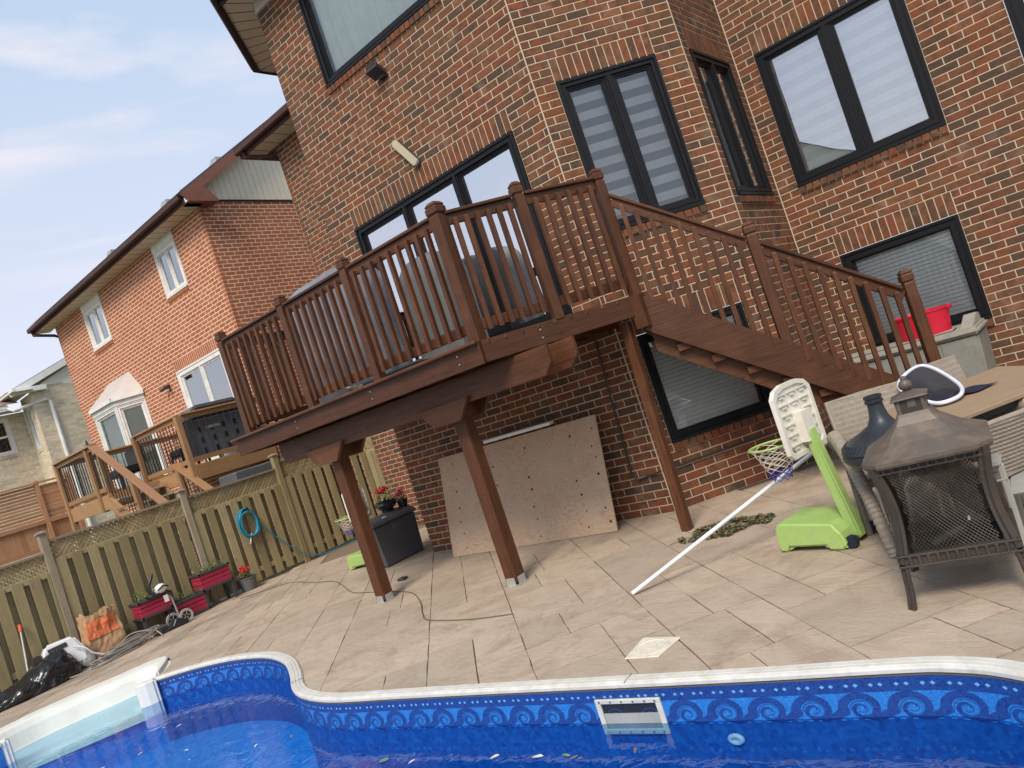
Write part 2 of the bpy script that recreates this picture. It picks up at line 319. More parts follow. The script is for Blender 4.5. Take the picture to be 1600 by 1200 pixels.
        for k in range(n):
            k2 = (k + 1) % n; s.f.append((i + k, i + k2, i + n + k2, i + n + k)); s.t.append(tone); s.mi.append(s.m)
            s.uv += [poly[k], poly[k2], (poly[k2][0], poly[k2][1] + d), (poly[k][0], poly[k][1] + d)]
        return s
    def grid(s, fn, nu, nv, closeu=False, tone=.5, uvs=(1, 1)):
        i0 = len(s.v)
        for a in range(nu + (0 if closeu else 1)):
            for b_ in range(nv + 1): s.v.append(tuple(fn(a / nu, b_ / nv)))
        for a in range(nu):
            for b_ in range(nv):
                a2 = (a + 1) % nu if closeu else a + 1
                s.f.append((i0 + a * (nv + 1) + b_, i0 + a2 * (nv + 1) + b_, i0 + a2 * (nv + 1) + b_ + 1, i0 + a * (nv + 1) + b_ + 1)); s.t.append(tone); s.mi.append(s.m)
                s.uv += [(a / nu * uvs[0], b_ / nv * uvs[1]), ((a + 1) / nu * uvs[0], b_ / nv * uvs[1]), ((a + 1) / nu * uvs[0], (b_ + 1) / nv * uvs[1]), (a / nu * uvs[0], (b_ + 1) / nv * uvs[1])]
        return s
    def mesh(s, mats, off=Vector((0, 0, 0)), bevel=0, smooth=False, seg=1):
        me = bpy.data.meshes.new('m'); me.from_pydata([(p[0] - off.x, p[1] - off.y, p[2] - off.z) for p in s.v], [], s.f)
        ul = me.uv_layers.new(name='UVMap'); ul.data.foreach_set('uv', [c for q in s.uv for c in q[:2]])
        at = me.attributes.new('tone', 'FLOAT', 'FACE'); at.data.foreach_set('value', s.t)
        me.polygons.foreach_set('material_index', s.mi)
        for m in (mats if isinstance(mats, (list, tuple)) else [mats]): me.materials.append(MT[m])
        if bevel or smooth:
            bm = bmesh.new(); bm.from_mesh(me)
            if bevel: bmesh.ops.bevel(bm, geom=[e for e in bm.edges if e.is_manifold and e.calc_face_angle(0) > .5], offset=bevel, segments=seg, affect='EDGES', clamp_overlap=True)
            if smooth:
                for f in bm.faces: f.smooth = True
                for e in bm.edges:
                    if e.is_manifold and e.calc_face_angle(0) > .7: e.smooth = False
            bm.to_mesh(me); bm.free()
        me.update()
        return me
    def build(s, name, mats, parent=None, bevel=0, smooth=False, kind=None, label=None, seg=1):
        me = s.mesh(mats, wloc(parent) if parent else Vector((0, 0, 0)), bevel, smooth, seg); me.name = name
        o = bpy.data.objects.new(name, me); COL.objects.link(o); o.parent = parent
        return tag(o, label, None, None, kind)
def inst(name, me, parent, M):
    o = bpy.data.objects.new(name, me); COL.objects.link(o); o.parent = parent
    o.matrix_local = Matrix.Translation(-wloc(parent)) @ M if parent else M
    return o
def copy_tree(o, parent=None):
    c = o.copy(); COL.objects.link(c); c.parent = parent
    for ch in list(o.children): copy_tree(ch, c)
    return c
def frameM(o, x, z):
    """frame with origin o, x axis and z axis (right handed)"""
    x = V3(x).normalized(); z = V3(z).normalized(); y = z.cross(x); o = V3(o)
    return Matrix(((x.x, y.x, z.x, o.x), (x.y, y.y, z.y, o.y), (x.z, y.z, z.z, o.z), (0, 0, 0, 1)))
def catmull(P, n=8, closed=False):
    out = []; N = len(P); rng = range(N if closed else N - 1)
    for i in rng:
        p0, p1, p2, p3 = [Vector(P[(i + k) % N]) if closed else Vector(P[min(max(i + k, 0), N - 1)]) for k in (-1, 0, 1, 2)]
        for j in range(n):
            t = j / n; out.append(.5 * ((2 * p1) + (p2 - p0) * t + (2 * p0 - 5 * p1 + 4 * p2 - p3) * t * t + (3 * p1 - p0 - 3 * p2 + p3) * t ** 3))
    if not closed: out.append(Vector(P[-1]))
    return out
# ------------------------------------------------------------------ pool outline (outer edge of the coping, walked from the steps eastward)
WZ = -.205
OUT_ = [(-8.66, 3.40), (-8.30, 3.66), (-7.86, 3.83), (-7.45, 3.89), (-6.98, 3.87), (-6.46, 3.72), (-5.98, 3.47), (-5.60, 3.24), (-5.30, 3.13), (-4.90, 3.09), (-4.3, 3.145), (-3.5, 3.215), (-2.6, 3.285), (-1.76, 3.355), (-1.2, 3.41), (-.95, 3.415), (-.69, 3.35), (-.3, 3.12), (.05, 2.75), (.3, 2.2),
        (.25, 1.5), (-.3, .9), (-1.5, .45), (-3.2, .2), (-5.4, .0), (-7.6, .1), (-8.9, .7), (-9.35, 1.45), (-9.25, 2.10)]
OUTL = [Vector((p.x, p.y)) for p in catmull(OUT_, 7)]
def offs(P, d):
    out = []
    for i, p in enumerate(P):
        a = P[max(i - 1, 0)]; b_ = P[min(i + 1, len(P) - 1)]; t = (b_ - a).normalized(); out.append(p + Vector((t.y, -t.x)) * d)
    return out
ALC = [Vector((p.x, p.y)) for p in catmull([(-8.66, 3.40), (-9.0, 3.72), (-9.5, 3.90), (-9.72, 3.45), (-9.88, 2.95), (-9.93, 2.5), (-9.86, 2.15), (-9.6, 1.9), (-9.25, 2.10)], 5)]
HOLE = (OUTL + ALC[::-1][1:-1])[::-1]
def cdt_minus(poly, hole):
    n = len(poly); vs = [Vector((p[0], p[1])) for p in poly] + [Vector(p) for p in hole]
    r = delaunay_2d_cdt(vs, [], [list(range(n)), list(range(n, n + len(hole)))], 1, 1e-5)
    return r[0], [f for f, o in zip(r[2], r[5]) if 0 in o and 1 not in o]
def flat_minus(name, poly, hole, z, mat, kind='structure', th=0):
    v, fs = cdt_minus(poly, hole); mb = MB()
    for f in fs:
        pts = [(v[i].x, v[i].y, z) for i in f]
        a, b_, c = [Vector(p) for p in pts[:3]]
        if (b_ - a).cross(c - a).z < 0: pts = pts[::-1]
        mb.face(pts)
    return mb.build(name, mat, kind=kind)
flat_minus('ground', [(-300, -300), (300, -300), (300, 300), (-300, 300)], HOLE, -.03, 'grass')
patio = flat_minus('patio', [(-12.35, -4), (4, -4), (4, 11), (-12.35, 11)], HOLE, -.012, 'patio_joint')

def slab_mb(poly):
    xs = [p[0] for p in poly]; ys = [p[1] for p in poly]; t = rnd.random(); dz = rnd.uniform(-.0012, .0012); mb = MB()
    near = any(min(xs) - .05 < h.x < max(xs) + .05 and min(ys) - .05 < h.y < max(ys) + .05 for h in HOLE)
    cx, cy = sum(xs) / len(xs), sum(ys) / len(ys)
    ins = False; j = len(HOLE) - 1
    for i in range(len(HOLE)):
        a, b_ = HOLE[i], HOLE[j]
        if (a.y > cy) != (b_.y > cy) and cx < (b_.x - a.x) * (cy - a.y) / (b_.y - a.y) + a.x: ins = not ins
        j = i
    if not near:
        if ins: return None
        mb.face([(x, y, dz) for x, y in poly], tone=t); E = [(poly[i], poly[(i + 1) % len(poly)]) for i in range(len(poly))]
    else:
        v, fs = cdt_minus(poly, HOLE)
        if not fs: return None
        cnt = {}
        for f in fs:
            f = list(f); a, b_, c = [v[i] for i in f[:3]]
            if (b_ - a).cross(c - a) < 0: f = f[::-1]
            mb.face([(v[i].x, v[i].y, dz) for i in f], tone=t)
            for k in range(len(f)): cnt[(f[k], f[(k + 1) % len(f)])] = 1
        E = [(tuple(v[a]), tuple(v[b_])) for a, b_ in cnt if (b_, a) not in cnt]
    for a, b_ in E: mb.face([(a[0], a[1], dz), (a[0], a[1], -.02), (b_[0], b_[1], -.02), (b_[0], b_[1], dz)], tone=t)
    return mb
e1 = Vector((.70711, -.70711)); e2 = Vector((.70711, .70711)); bb = -8.; rest = []; nslab = 0; cand = []
while bb < 12:
    wd = rnd.choice((.46, .60, .70, .85)); aa = -14 + rnd.random(); todo = []
    while aa < 8:
        ln = rnd.choice((.55, .7, .9, 1.15)); g = .003; ga = .0065; kd = rnd.random()
        if wd < .5 or kd < .35: todo.append((aa, aa + ln, bb, bb + wd))
        else:
            m = bb + wd * rnd.choice((.38, .5, .62)); q = aa + ln * rnd.choice((.4, .6)); todo += [(aa, aa + ln, bb, m), (aa, q, m, bb + wd), (q, aa + ln, m, bb + wd)] if kd < .7 else [(aa, aa + ln, bb, m), (aa, aa + ln, m, bb + wd)]
        aa += ln
    for a0_, a1_, b0_, b1_ in todo:
        cor = [(a0_ + ga, b0_ + g), (a1_ - ga, b0_ + g), (a1_ - ga, b1_ - g), (a0_ + ga, b1_ - g)]; poly = []
        for k in range(4):
            p, q = Vector(cor[k]), Vector(cor[(k + 1) % 4]); nn = Vector(((q - p).y, -(q - p).x)).normalized()
            for t in range(4):
                w = p.lerp(q, t / 4) + (nn * rnd.uniform(-.0045, .0035) if t else Vector((0, 0))); w = e1 * w.x + e2 * w.y; poly.append((w.x, w.y))
        cx = sum(p[0] for p in poly) / 16; cy = sum(p[1] for p in poly) / 16
        if all(-12.8 < p[0] < 2.4 for p in poly) and -3 < cy < 9.9 and not (cy > 7.6 and cx > -8.6) : cand.append((cx, cy, poly))
    bb += wd
cand.sort(key=lambda q: q[0] ** 2 + q[1] ** 2)
for cx, cy, poly in cand:
    poly = [(max(x, -12.2), y) for x, y in poly]
    mb = slab_mb(poly)
    if mb is None: continue
    vis = cy > 2.0 and (cy > 3.0 or cx < -9) and cx < 1.2
    if vis and nslab < 296: mb.build('slab', 'patio_concrete', patio); nslab += 1
    else: rest.append(mb)
def join(mbs):
    o = MB()
    for m in mbs:
        k = len(o.v); o.v += m.v; o.f += [tuple(i + k for i in f) for f in m.f]; o.uv += m.uv; o.t += m.t; o.mi += m.mi
    return o
if rest: join(rest).build('slab', 'patio_concrete', patio, kind='stuff')

# ------------------------------------------------------------------ pool
pool = empty('swimming_pool', (-4.5, 2, 0), 'kidney shaped in-ground pool with blue wave patterned liner and white coping', 'swimming pool')
prof = [(.0, -.03), (.0, .010), (.012, .019), (.030, .017), (.034, .022), (.054, .021), (.058, .0165), (.062, .022), (.080, .021), (.084, .0165), (.088, .020), (.096, .017), (.102, .008), (.102, -.008), (.085, -.013)]
seglens = [0]
for a, b_ in zip(OUTL, OUTL[1:]): seglens.append(seglens[-1] + (b_ - a).length)
mb = MB(); ND = len(prof); cols = [[(*p, z) for p in offs(OUTL, o)] for o, z in prof]
for i in range(len(OUTL) - 1):
    for k in range(ND - 1): mb.face([cols[k][i], cols[k + 1][i], cols[k + 1][i + 1], cols[k][i + 1]])
mb.build('coping', 'coping_white', pool)
mb = MB()   # joints where the coping lengths meet
for s in (3.2, 6.45, 8.95, 11.4):
    for i in range(len(seglens) - 1):
        if seglens[i] <= s < seglens[i + 1]:
            t = (OUTL[i + 1] - OUTL[i]).normalized(); n = Vector((t.y, -t.x)); p = OUTL[i].lerp(OUTL[i + 1], (s - seglens[i]) / (seglens[i + 1] - seglens[i])); break
    mb.bar((*(p + n * .002), .0225), (*(p + n * .104), .0215), .0025, .003)
mb.build('coping_joint', 'cable_green', pool)
WALL = offs(OUTL, .09); mb = MB()
for i in range(len(WALL) - 1):
    a, b_ = WALL[i], WALL[i + 1]
    mb.face([(*a, -1.15), (*b_, -1.15), (*b_, -.02), (*a, -.02)])
mb.build('liner_wall', 'liner_deep', pool)
mb = MB(); mb.grid(lambda u, v: (-10.2 + 11 * u, -.6 + 5 * v, -.66 - .49 * min(1, max(0, (-10.2 + 11 * u + 6.2) / 3.2)) ** 1.3), 40, 4)
mb.build('pool_floor', 'liner_floor', pool)
mb = MB(); inner = (WALL + ALC[::-1][1:-1])[::-1]; r = delaunay_2d_cdt([Vector(p) for p in inner], [], [list(range(len(inner)))], 1, 1e-5)
for f in r[2]:
    pts = [Vector((r[0][i].x, r[0][i].y, WZ)) for i in f]
    if (pts[1] - pts[0]).cross(pts[2] - pts[0]).z < 0: pts = pts[::-1]
    mb.face(pts)
w_ = mb.build('water', 'water', kind='structure')
# flat printed border of the liner: bands, diamonds and breaking waves, following the wall
wl = [0]
for a, b_ in zip(WALL, WALL[1:]): wl.append(wl[-1] + (b_ - a).length)
def onwall(s, z, off=.002):
    s = max(0, min(s, wl[-1] - 1e-4)); lo, hi = 0, len(wl) - 1
    while hi - lo > 1:
        m = (lo + hi) // 2
        if wl[m] <= s: lo = m
        else: hi = m
    t = (WALL[lo + 1] - WALL[lo]).normalized(); p = WALL[lo].lerp(WALL[lo + 1], (s - wl[lo]) / (wl[lo + 1] - wl[lo])); n = Vector((t.y, -t.x))
    return (p.x + n.x * off, p.y + n.y * off, z)
SEND = 13.6
def band(z0, z1, mat, off):
    mb = MB(); n = int(SEND / .06)
    for i in range(n):
        s0, s1 = SEND * i / n, SEND * (i + 1) / n
        mb.face([onwall(s0, z0, off), onwall(s1, z0, off), onwall(s1, z1, off), onwall(s0, z1, off)])
    return mb
bnd = band(-.092, -.024, 'x', .002).build('liner_border', 'liner_dark', pool)
band(-.024, -.012, 'x', .003).build('liner_bead', 'cable_green', bnd); band(-.215, -.092, 'x', .002).build('border_water', 'liner_light', bnd)
mb = MB(); PW = .212; sx = .05
while sx < SEND - .25:
    for ds in (.045, .085, .150, .190):
        s, z, q = sx + ds, -.058, .0115
        mb.face([onwall(s - q, z, .004), onwall(s, z - q * .8, .004), onwall(s + q, z, .004), onwall(s, z + q * .8, .004)])
    sx += PW
sx = 0.
while sx < SEND - .1:
    mb.face([onwall(sx, -.218, .004), onwall(sx + .022, -.218, .004), onwall(sx + .022, -.212, .004), onwall(sx, -.212, .004)]); sx += .05
mb.build('border_diamonds', 'liner_dot', bnd)
mbw = MB(); mbl = MB(); sx = .02
while sx < SEND - .25:
    # spiral centre of a wave, curling to the right
    cx, cz = sx + .115, -.165
    def P_(a, r): return (cx + r * math.cos(a) * 1.15, cz + r * math.sin(a) * .92)
    K = 40; prev = None
    for k in range(K + 1):
        u = k / K; a = R(205) - u * R(560); r = .070 * (1 - u) ** .9 + .008; w = .034 * (1 - u) ** 1.2 + .006
        q0, q1 = P_(a, r + w / 2), P_(a, max(r - w / 2, .002))
        if prev: mbw.face([onwall(prev[0][0], prev[0][1], .004), onwall(q0[0], q0[1], .004), onwall(q1[0], q1[1], .004), onwall(prev[1][0], prev[1][1], .004)])
        prev = (q0, q1)
    prev = None
    for k in range(13):        # the swell that rises into the curl from the wave before it
        u = k / 12; s = sx - .085 + u * .135; z = -.212 + .052 * u ** 1.8; w = .010 + .040 * u
        q0, q1 = (s, z + w * .5), (s + .008, z - w * .5)
        if prev: mbw.face([onwall(prev[0][0], prev[0][1], .0045), onwall(q0[0], q0[1], .0045), onwall(q1[0], q1[1], .0045), onwall(prev[1][0], prev[1][1], .0045)])
        prev = (q0, q1)
    for rr in (.046, .022):    # fine pale arcs in the curl
        prev = None
        for k in range(22):
            a = R(190) - k / 21 * R(330); r = rr * (1 - .25 * k / 21); q0, q1 = P_(a, r + .0018), P_(a, r - .0018)
            if prev: mbl.face([onwall(prev[0][0], prev[0][1], .006), onwall(q0[0], q0[1], .006), onwall(q1[0], q1[1], .006), onwall(prev[1][0], prev[1][1], .006)])
            prev = (q0, q1)
    sx += PW
mbw.build('border_waves', 'liner_dark', bnd); mbl.build('border_swirls', 'liner_mid', bnd)
# skimmer mouth in the wall
def wallbox(mb, s0, s1, z0, z1, o0, o1):
    a, b_ = Vector(onwall(s0, 0, 0)), Vector(onwall(s1, 0, 0)); d = (b_ - a).normalized(); n = Vector((d.y, -d.x, 0)); c = (a + b_) / 2 + n * (o0 + o1) / 2; c.z = (z0 + z1) / 2
    mb.mbox(Matrix(((d.x, n.x, 0, c.x), (d.y, n.y, 0, c.y), (0, 0, 1, c.z), (0, 0, 0, 1))), (b_ - a).length, abs(o1 - o0), abs(z1 - z0))
def s_at_x(x):
    for i in range(len(WALL) - 1):
        if WALL[i].x <= x < WALL[i + 1].x and WALL[i].y > 2.5: return wl[i] + (wl[i + 1] - wl[i]) * (x - WALL[i].x) / (WALL[i + 1].x - WALL[i].x)
sk = s_at_x(-2.53); mb = MB()
for s0, s1, z0, z1 in ((-.20, .20, -.095, -.070), (-.20, .20, -.265, -.235), (-.20, -.168, -.235, -.095), (.168, .20, -.235, -.095)): wallbox(mb, sk + s0, sk + s1, z0, z1, 0, .016)
sko = mb.build('skimmer_frame', 'skimmer_white', pool, bevel=.003)
mb = MB(); wallbox(mb, sk - .17, sk + .17, -.24, -.09, .001, .006); mb.build('skimmer_mouth', 'black_plastic', sko)
mb = MB(); wallbox(mb, sk - .165, sk + .165, -.235, -.150, .006, .010); mb.build('weir_flap', 'resin_grey', sko)
mb = MB()
for ds in (-.17, -.10, -.03, .04, .11, .17):
    for z in (-.082, -.250): wallbox(mb, sk + ds - .005, sk + ds + .005, z - .005, z + .005, .016, .019)
mb.build('screws', 'steel', sko)
sj = s_at_x(-1.99); a = Vector(onwall(sj, -.30, 0)); n = Vector(onwall(sj, 0, 1)) - Vector(onwall(sj, 0, 0)); n.z = 0
mb = MB(); M = frameM(a, (1, 0, 0), n.normalized()); mb.lathe([(.045, 0), (.045, .01), (.036, .018), (.022, .018), (.018, .008), (0, .008)], 20, M=M, sc=(1, .62)); mb.build('return_jet', 'white_vinyl', pool, smooth=True)
# moulded entry steps set into the corner
OA = [Vector((p.x, p.y)) for p in catmull([(-8.78, 3.50), (-9.52, 3.92), (-9.74, 3.42), (-9.90, 2.91), (-9.95, 2.5), (-9.80, 2.05), (-9.30, 1.98)], 6)]
MA = [Vector((-8.60, 3.22)).lerp(Vector((-9.22, 2.02)), i / (len(OA) - 1)) for i in range(len(OA))]
MA[0] = Vector((-8.62, 3.30))
lv = [(0, -.03), (0, .022), (.03, .030), (.20, .024), (.27, .012), (.30, -.05), (.33, -.20), (.36, -.235), (.60, -.245), (.63, -.255), (.65, -.30), (.68, -.315), (.96, -.325), (1.0, -.34)]
mb = MB()
def AP(i, k): f, z = lv[k]; p = OA[i].lerp(MA[i], f); return (p.x, p.y, z)
for i in range(len(OA) - 1):
    for k in range(len(lv) - 1): mb.face([AP(i, k), AP(i, k + 1), AP(i + 1, k + 1), AP(i + 1, k)])
stp = mb.build('entry_steps', 'step_white', pool, smooth=True)
ed = (MA[0] - MA[-1]).normalized(); q0, q1 = MA[0] + ed * .16, MA[-1] - ed * .16; mb = MB(); mb.face([(*q0, -1.14), (*q1, -1.14), (*q1, -.34), (*q0, -.34)]); mb.build('step_riser', 'liner_floor', pool)
for (px, py), (dx, dy) in (((-8.60, 3.27), (.52, -.855)), ((-9.26, 2.08), (.52, .855))):
    mb = MB(); d = Vector((dx, dy, 0)).normalized(); n = Vector((.86, -.42, 0)).normalized()
    prf = [(-.02, -.10), (-.02, .09), (.03, .11), (.07, .09), (.085, .0), (.07, -.09), (.03, -.11)]
    M = Matrix(((n.x, -n.y, 0, px), (n.y, n.x, 0, py), (0, 0, 1, -.15), (0, 0, 0, 1))); mb.prism(prf, M, .37); mb.build('step_bracket', 'step_white', pool, bevel=.02, seg=2)
# leaves floating on the water: each too small to pick apart, but several can be counted
for k in range(34):
    x, y = rnd.uniform(-7.5, -.9), rnd.uniform(2.45, 3.0)
    if k > 22: x, y = rnd.uniform(-9, -5), rnd.uniform(2.2, 3.2)
    if any(abs(x - q.x) < .12 and y > q.y - .15 for q in WALL if q.y > 2): continue
    a = rnd.uniform(0, 6.3); l = rnd.choice((.012, .018, .026, .034)); w = l * rnd.uniform(.2, .45); mb = MB()
    M = Matrix.Translation((x, y, WZ + .003)) @ Matrix.Rotation(a, 4, 'Z')
    P = [M @ Vector(p) for p in ((-l, 0, .001), (-l * .3, -w, .003), (l * .6, -w * .7, .002), (l, 0, .001), (l * .5, w * .8, .004), (-l * .4, w, .002))]; mb.face(P)
    o = mb.build('leaf', 'leaf_light' if k % 7 == 0 else 'lid_white' if k % 2 else 'dry_leaf'); tag(o, 'small dead leaf floating on the pool water', 'leaf', 'leaves floating on the pool')

for nm, x, y, l, w, a, m, lb in (('leaf', -4.05, 2.68, .034, .020, .6, 'leaf_light', 'fresh green leaf floating among the pale dead ones'), ('leaf', -3.22, 2.80, .030, .013, .9, 'lid_white', 'largest pale dry leaf on the water left of the skimmer'), ('leaf', -2.93, 2.83, .036, .012, .3, 'lid_white', 'long pale curled leaf on the water nearest the skimmer')):
    mb = MB(); M = Matrix.Translation((x, y, WZ + .004)) @ Matrix.Rotation(a, 4, 'Z'); mb.face([M @ Vector(p) for p in ((-l, 0, .001), (-l * .4, -w, .004), (l * .5, -w * .8, .002), (l, 0, .001), (l * .4, w, .006), (-l * .5, w * .8, .003))])
    tag(mb.build(nm, m), lb, 'leaf', 'leaves floating on the pool')
# ------------------------------------------------------------------ masonry
CR = .0835; BL = .233
def snap(z): return round(z / CR) * CR
class Wall:
    def __init__(s, p0, d, L, z0, z1, ops=(), phase=0., n=None, ext=.0, mo=-.0045):
        s.p = Vector((*p0, 0)); s.d = Vector((*d, 0)).normalized(); s.n = Vector((s.d.y, -s.d.x, 0)) if n is None else Vector((*n, 0)); s.L = L; s.z0 = z0; s.z1 = z1; s.ops = [list(o) for o in ops]; s.ph = phase; s.ext = ext; s.mo = mo
    def W(s, a, z, o=0.): return s.p + s.d * a + s.n * o + Vector((0, 0, z))
    def M(s, a, z, o=0.):
        c = s.W(a, z, o); return Matrix(((s.d.x, -s.n.x, 0, c.x), (s.d.y, -s.n.y, 0, c.y), (s.d.z, 0, 1, c.z), (0, 0, 0, 1)))
    def fbox(s, mb, a0, a1, z0, z1, o0, o1, tone=None):
        return mb.mbox(s.M((a0 + a1) / 2, (z0 + z1) / 2, (o0 + o1) / 2), abs(a1 - a0), abs(o1 - o0), abs(z1 - z0), tone)
    def bricks(s, J=.0108):
        """list of (matrix, width, height, full?)"""
        out = []; k = 0; z = s.z0
        while z < s.z1 - .02:
            zc = z + CR / 2; blocks = []
            for o in s.ops:
                a0, a1, b0, b1, hdr, sill = o
                if b0 - (CR if sill else 0) < zc < b1 + (3 * CR if hdr else 0): 
                    e = .0 if (b0 < zc < b1) else .0
                    blocks.append((a0 - e, a1 + e))
            free = [(0., s.L)]
            for a0, a1 in blocks:
                nf = []
                for f0, f1 in free:
                    if a1 <= f0 or a0 >= f1: nf.append((f0, f1)); continue
                    if a0 > f0: nf.append((f0, a0))
                    if a1 < f1: nf.append((a1, f1))
                free = nf
            st = -BL + (s.ph + (BL / 2 if k % 2 else 0)) % BL
            for f0, f1 in free:
                cuts = [f0] + [c for c in (st + BL * q for q in range(int((f1 - st) / BL) + 2)) if f0 + .055 < c < f1 - .055] + [f1]
                for a, c in zip(cuts, cuts[1:]):
                    x0 = a + (J / 2 if a > 0 else 0); x1 = c - (J / 2 if c < s.L else 0)
                    out.append((s.M((x0 + x1) / 2, z + CR / 2, rnd.uniform(-.0012, .0012)), x1 - x0, CR - J, abs(x1 - x0 - (BL - J)) < .004))
            z += CR; k += 1
        for a0, a1, b0, b1, hdr, sill in s.ops:
            if hdr:
                n = max(1, round((a1 - a0) / .0835)); w = (a1 - a0) / n
                for i in range(n): out.append((s.M(a0 + w * (i + .5), b1 + 1.5 * CR, rnd.uniform(0, .002)), w - J, 3 * CR - J, False))
            if sill:
                n = max(1, round((a1 - a0) / .0835)); w = (a1 - a0) / n
                for i in range(n): out.append((s.M(a0 + w * (i + .5), b0 - .5 * CR, .022 + rnd.uniform(0, .003)), w - J, CR - J * .6, False))
        return out
    def mortar(s, mb):
        xs = sorted({-s.ext, s.L + s.ext, *[v for o in s.ops for v in o[:2]]}); zs = sorted({s.z0, s.z1, *[v for o in s.ops for v in o[2:4] if s.z0 < v < s.z1]})
        for a0, a1 in zip(xs, xs[1:]):
            for b0, b1 in zip(zs, zs[1:]):
                ca, cb = (a0 + a1) / 2, (b0 + b1) / 2
                if any(o[0] < ca < o[1] and o[2] < cb < o[3] for o in s.ops): continue
                mb.face([s.W(a0, b0, s.mo), s.W(a1, b0, s.mo), s.W(a1, b1, s.mo), s.W(a0, b1, s.mo)])
JN = {'brick_orange': .0145}
def brick_template(mb, M, w, h, tone, dep=.09):
    c = .0035; X, Z = w / 2, h / 2
    A = [M @ Vector(p) for p in ((-X, dep, -Z), (X, dep, -Z), (X, dep, Z), (-X, dep, Z))]; B = [M @ Vector(p) for p in ((-X, c, -Z), (X, c, -Z), (X, c, Z), (-X, c, Z))]
    C = [M @ Vector(p) for p in ((-X + c, 0, -Z + c), (X - c, 0, -Z + c), (X - c, 0, Z - c), (-X + c, 0, Z - c))]
    i = len(mb.v); mb.v += [tuple(p) for p in A + B + C]; fs = [(i + 8, i + 9, i + 10, i + 11)]
    for k in range(4):
        k2 = (k + 1) % 4; fs += [(i + k, i + k2, i + 4 + k2, i + 4 + k), (i + 4 + k, i + 4 + k2, i + 8 + k2, i + 8 + k)]
    for f in fs: mb.f.append(f); mb.uv += [(0, 0)] * 4; mb.t.append(tone); mb.mi.append(mb.m)
def inview(p):
    v = camo.matrix_world.inverted() @ p
    if v.z > -.5: return None
    return 800 + 1187.13 * v.x / -v.z, 600 - 1187.13 * v.y / -v.z
def lay(parent, walls, mat, nobj=298, ok=lambda M, px: True):
    J_ = JN.get(mat, .0108); allb = [b_ for w in walls for b_ in w.bricks(J_)]; cand = []
    cp = camo.matrix_world.translation
    for i, (M, w, h, full) in enumerate(allb):
        c = M.translation; px = inview(c)
        if full and px and 8 < px[0] < 1592 and 8 < px[1] < 1192 and ok(M, px):
            n = -(M.to_3x3() @ Vector((0, 1, 0))); d = cp - c; cand.append((n.dot(d) / d.length ** 3, i))
    cand.sort(reverse=True); chosen = {i for _, i in cand[:nobj]}
    tones = [(q + .5) / 14 for q in range(14)]; vm = []
    for t in tones: m = MB(); brick_template(m, Matrix.Identity(4), BL - J_, CR - J_, t); vm.append(m.mesh(mat))
    mb = MB()
    for i, (M, w, h, full) in enumerate(allb):
        if i in chosen: inst('brick', vm[rnd.randrange(14)], parent, M)
        else: brick_template(mb, M, w, h, rnd.random())
    mb.build('brick', mat, parent, kind='stuff')

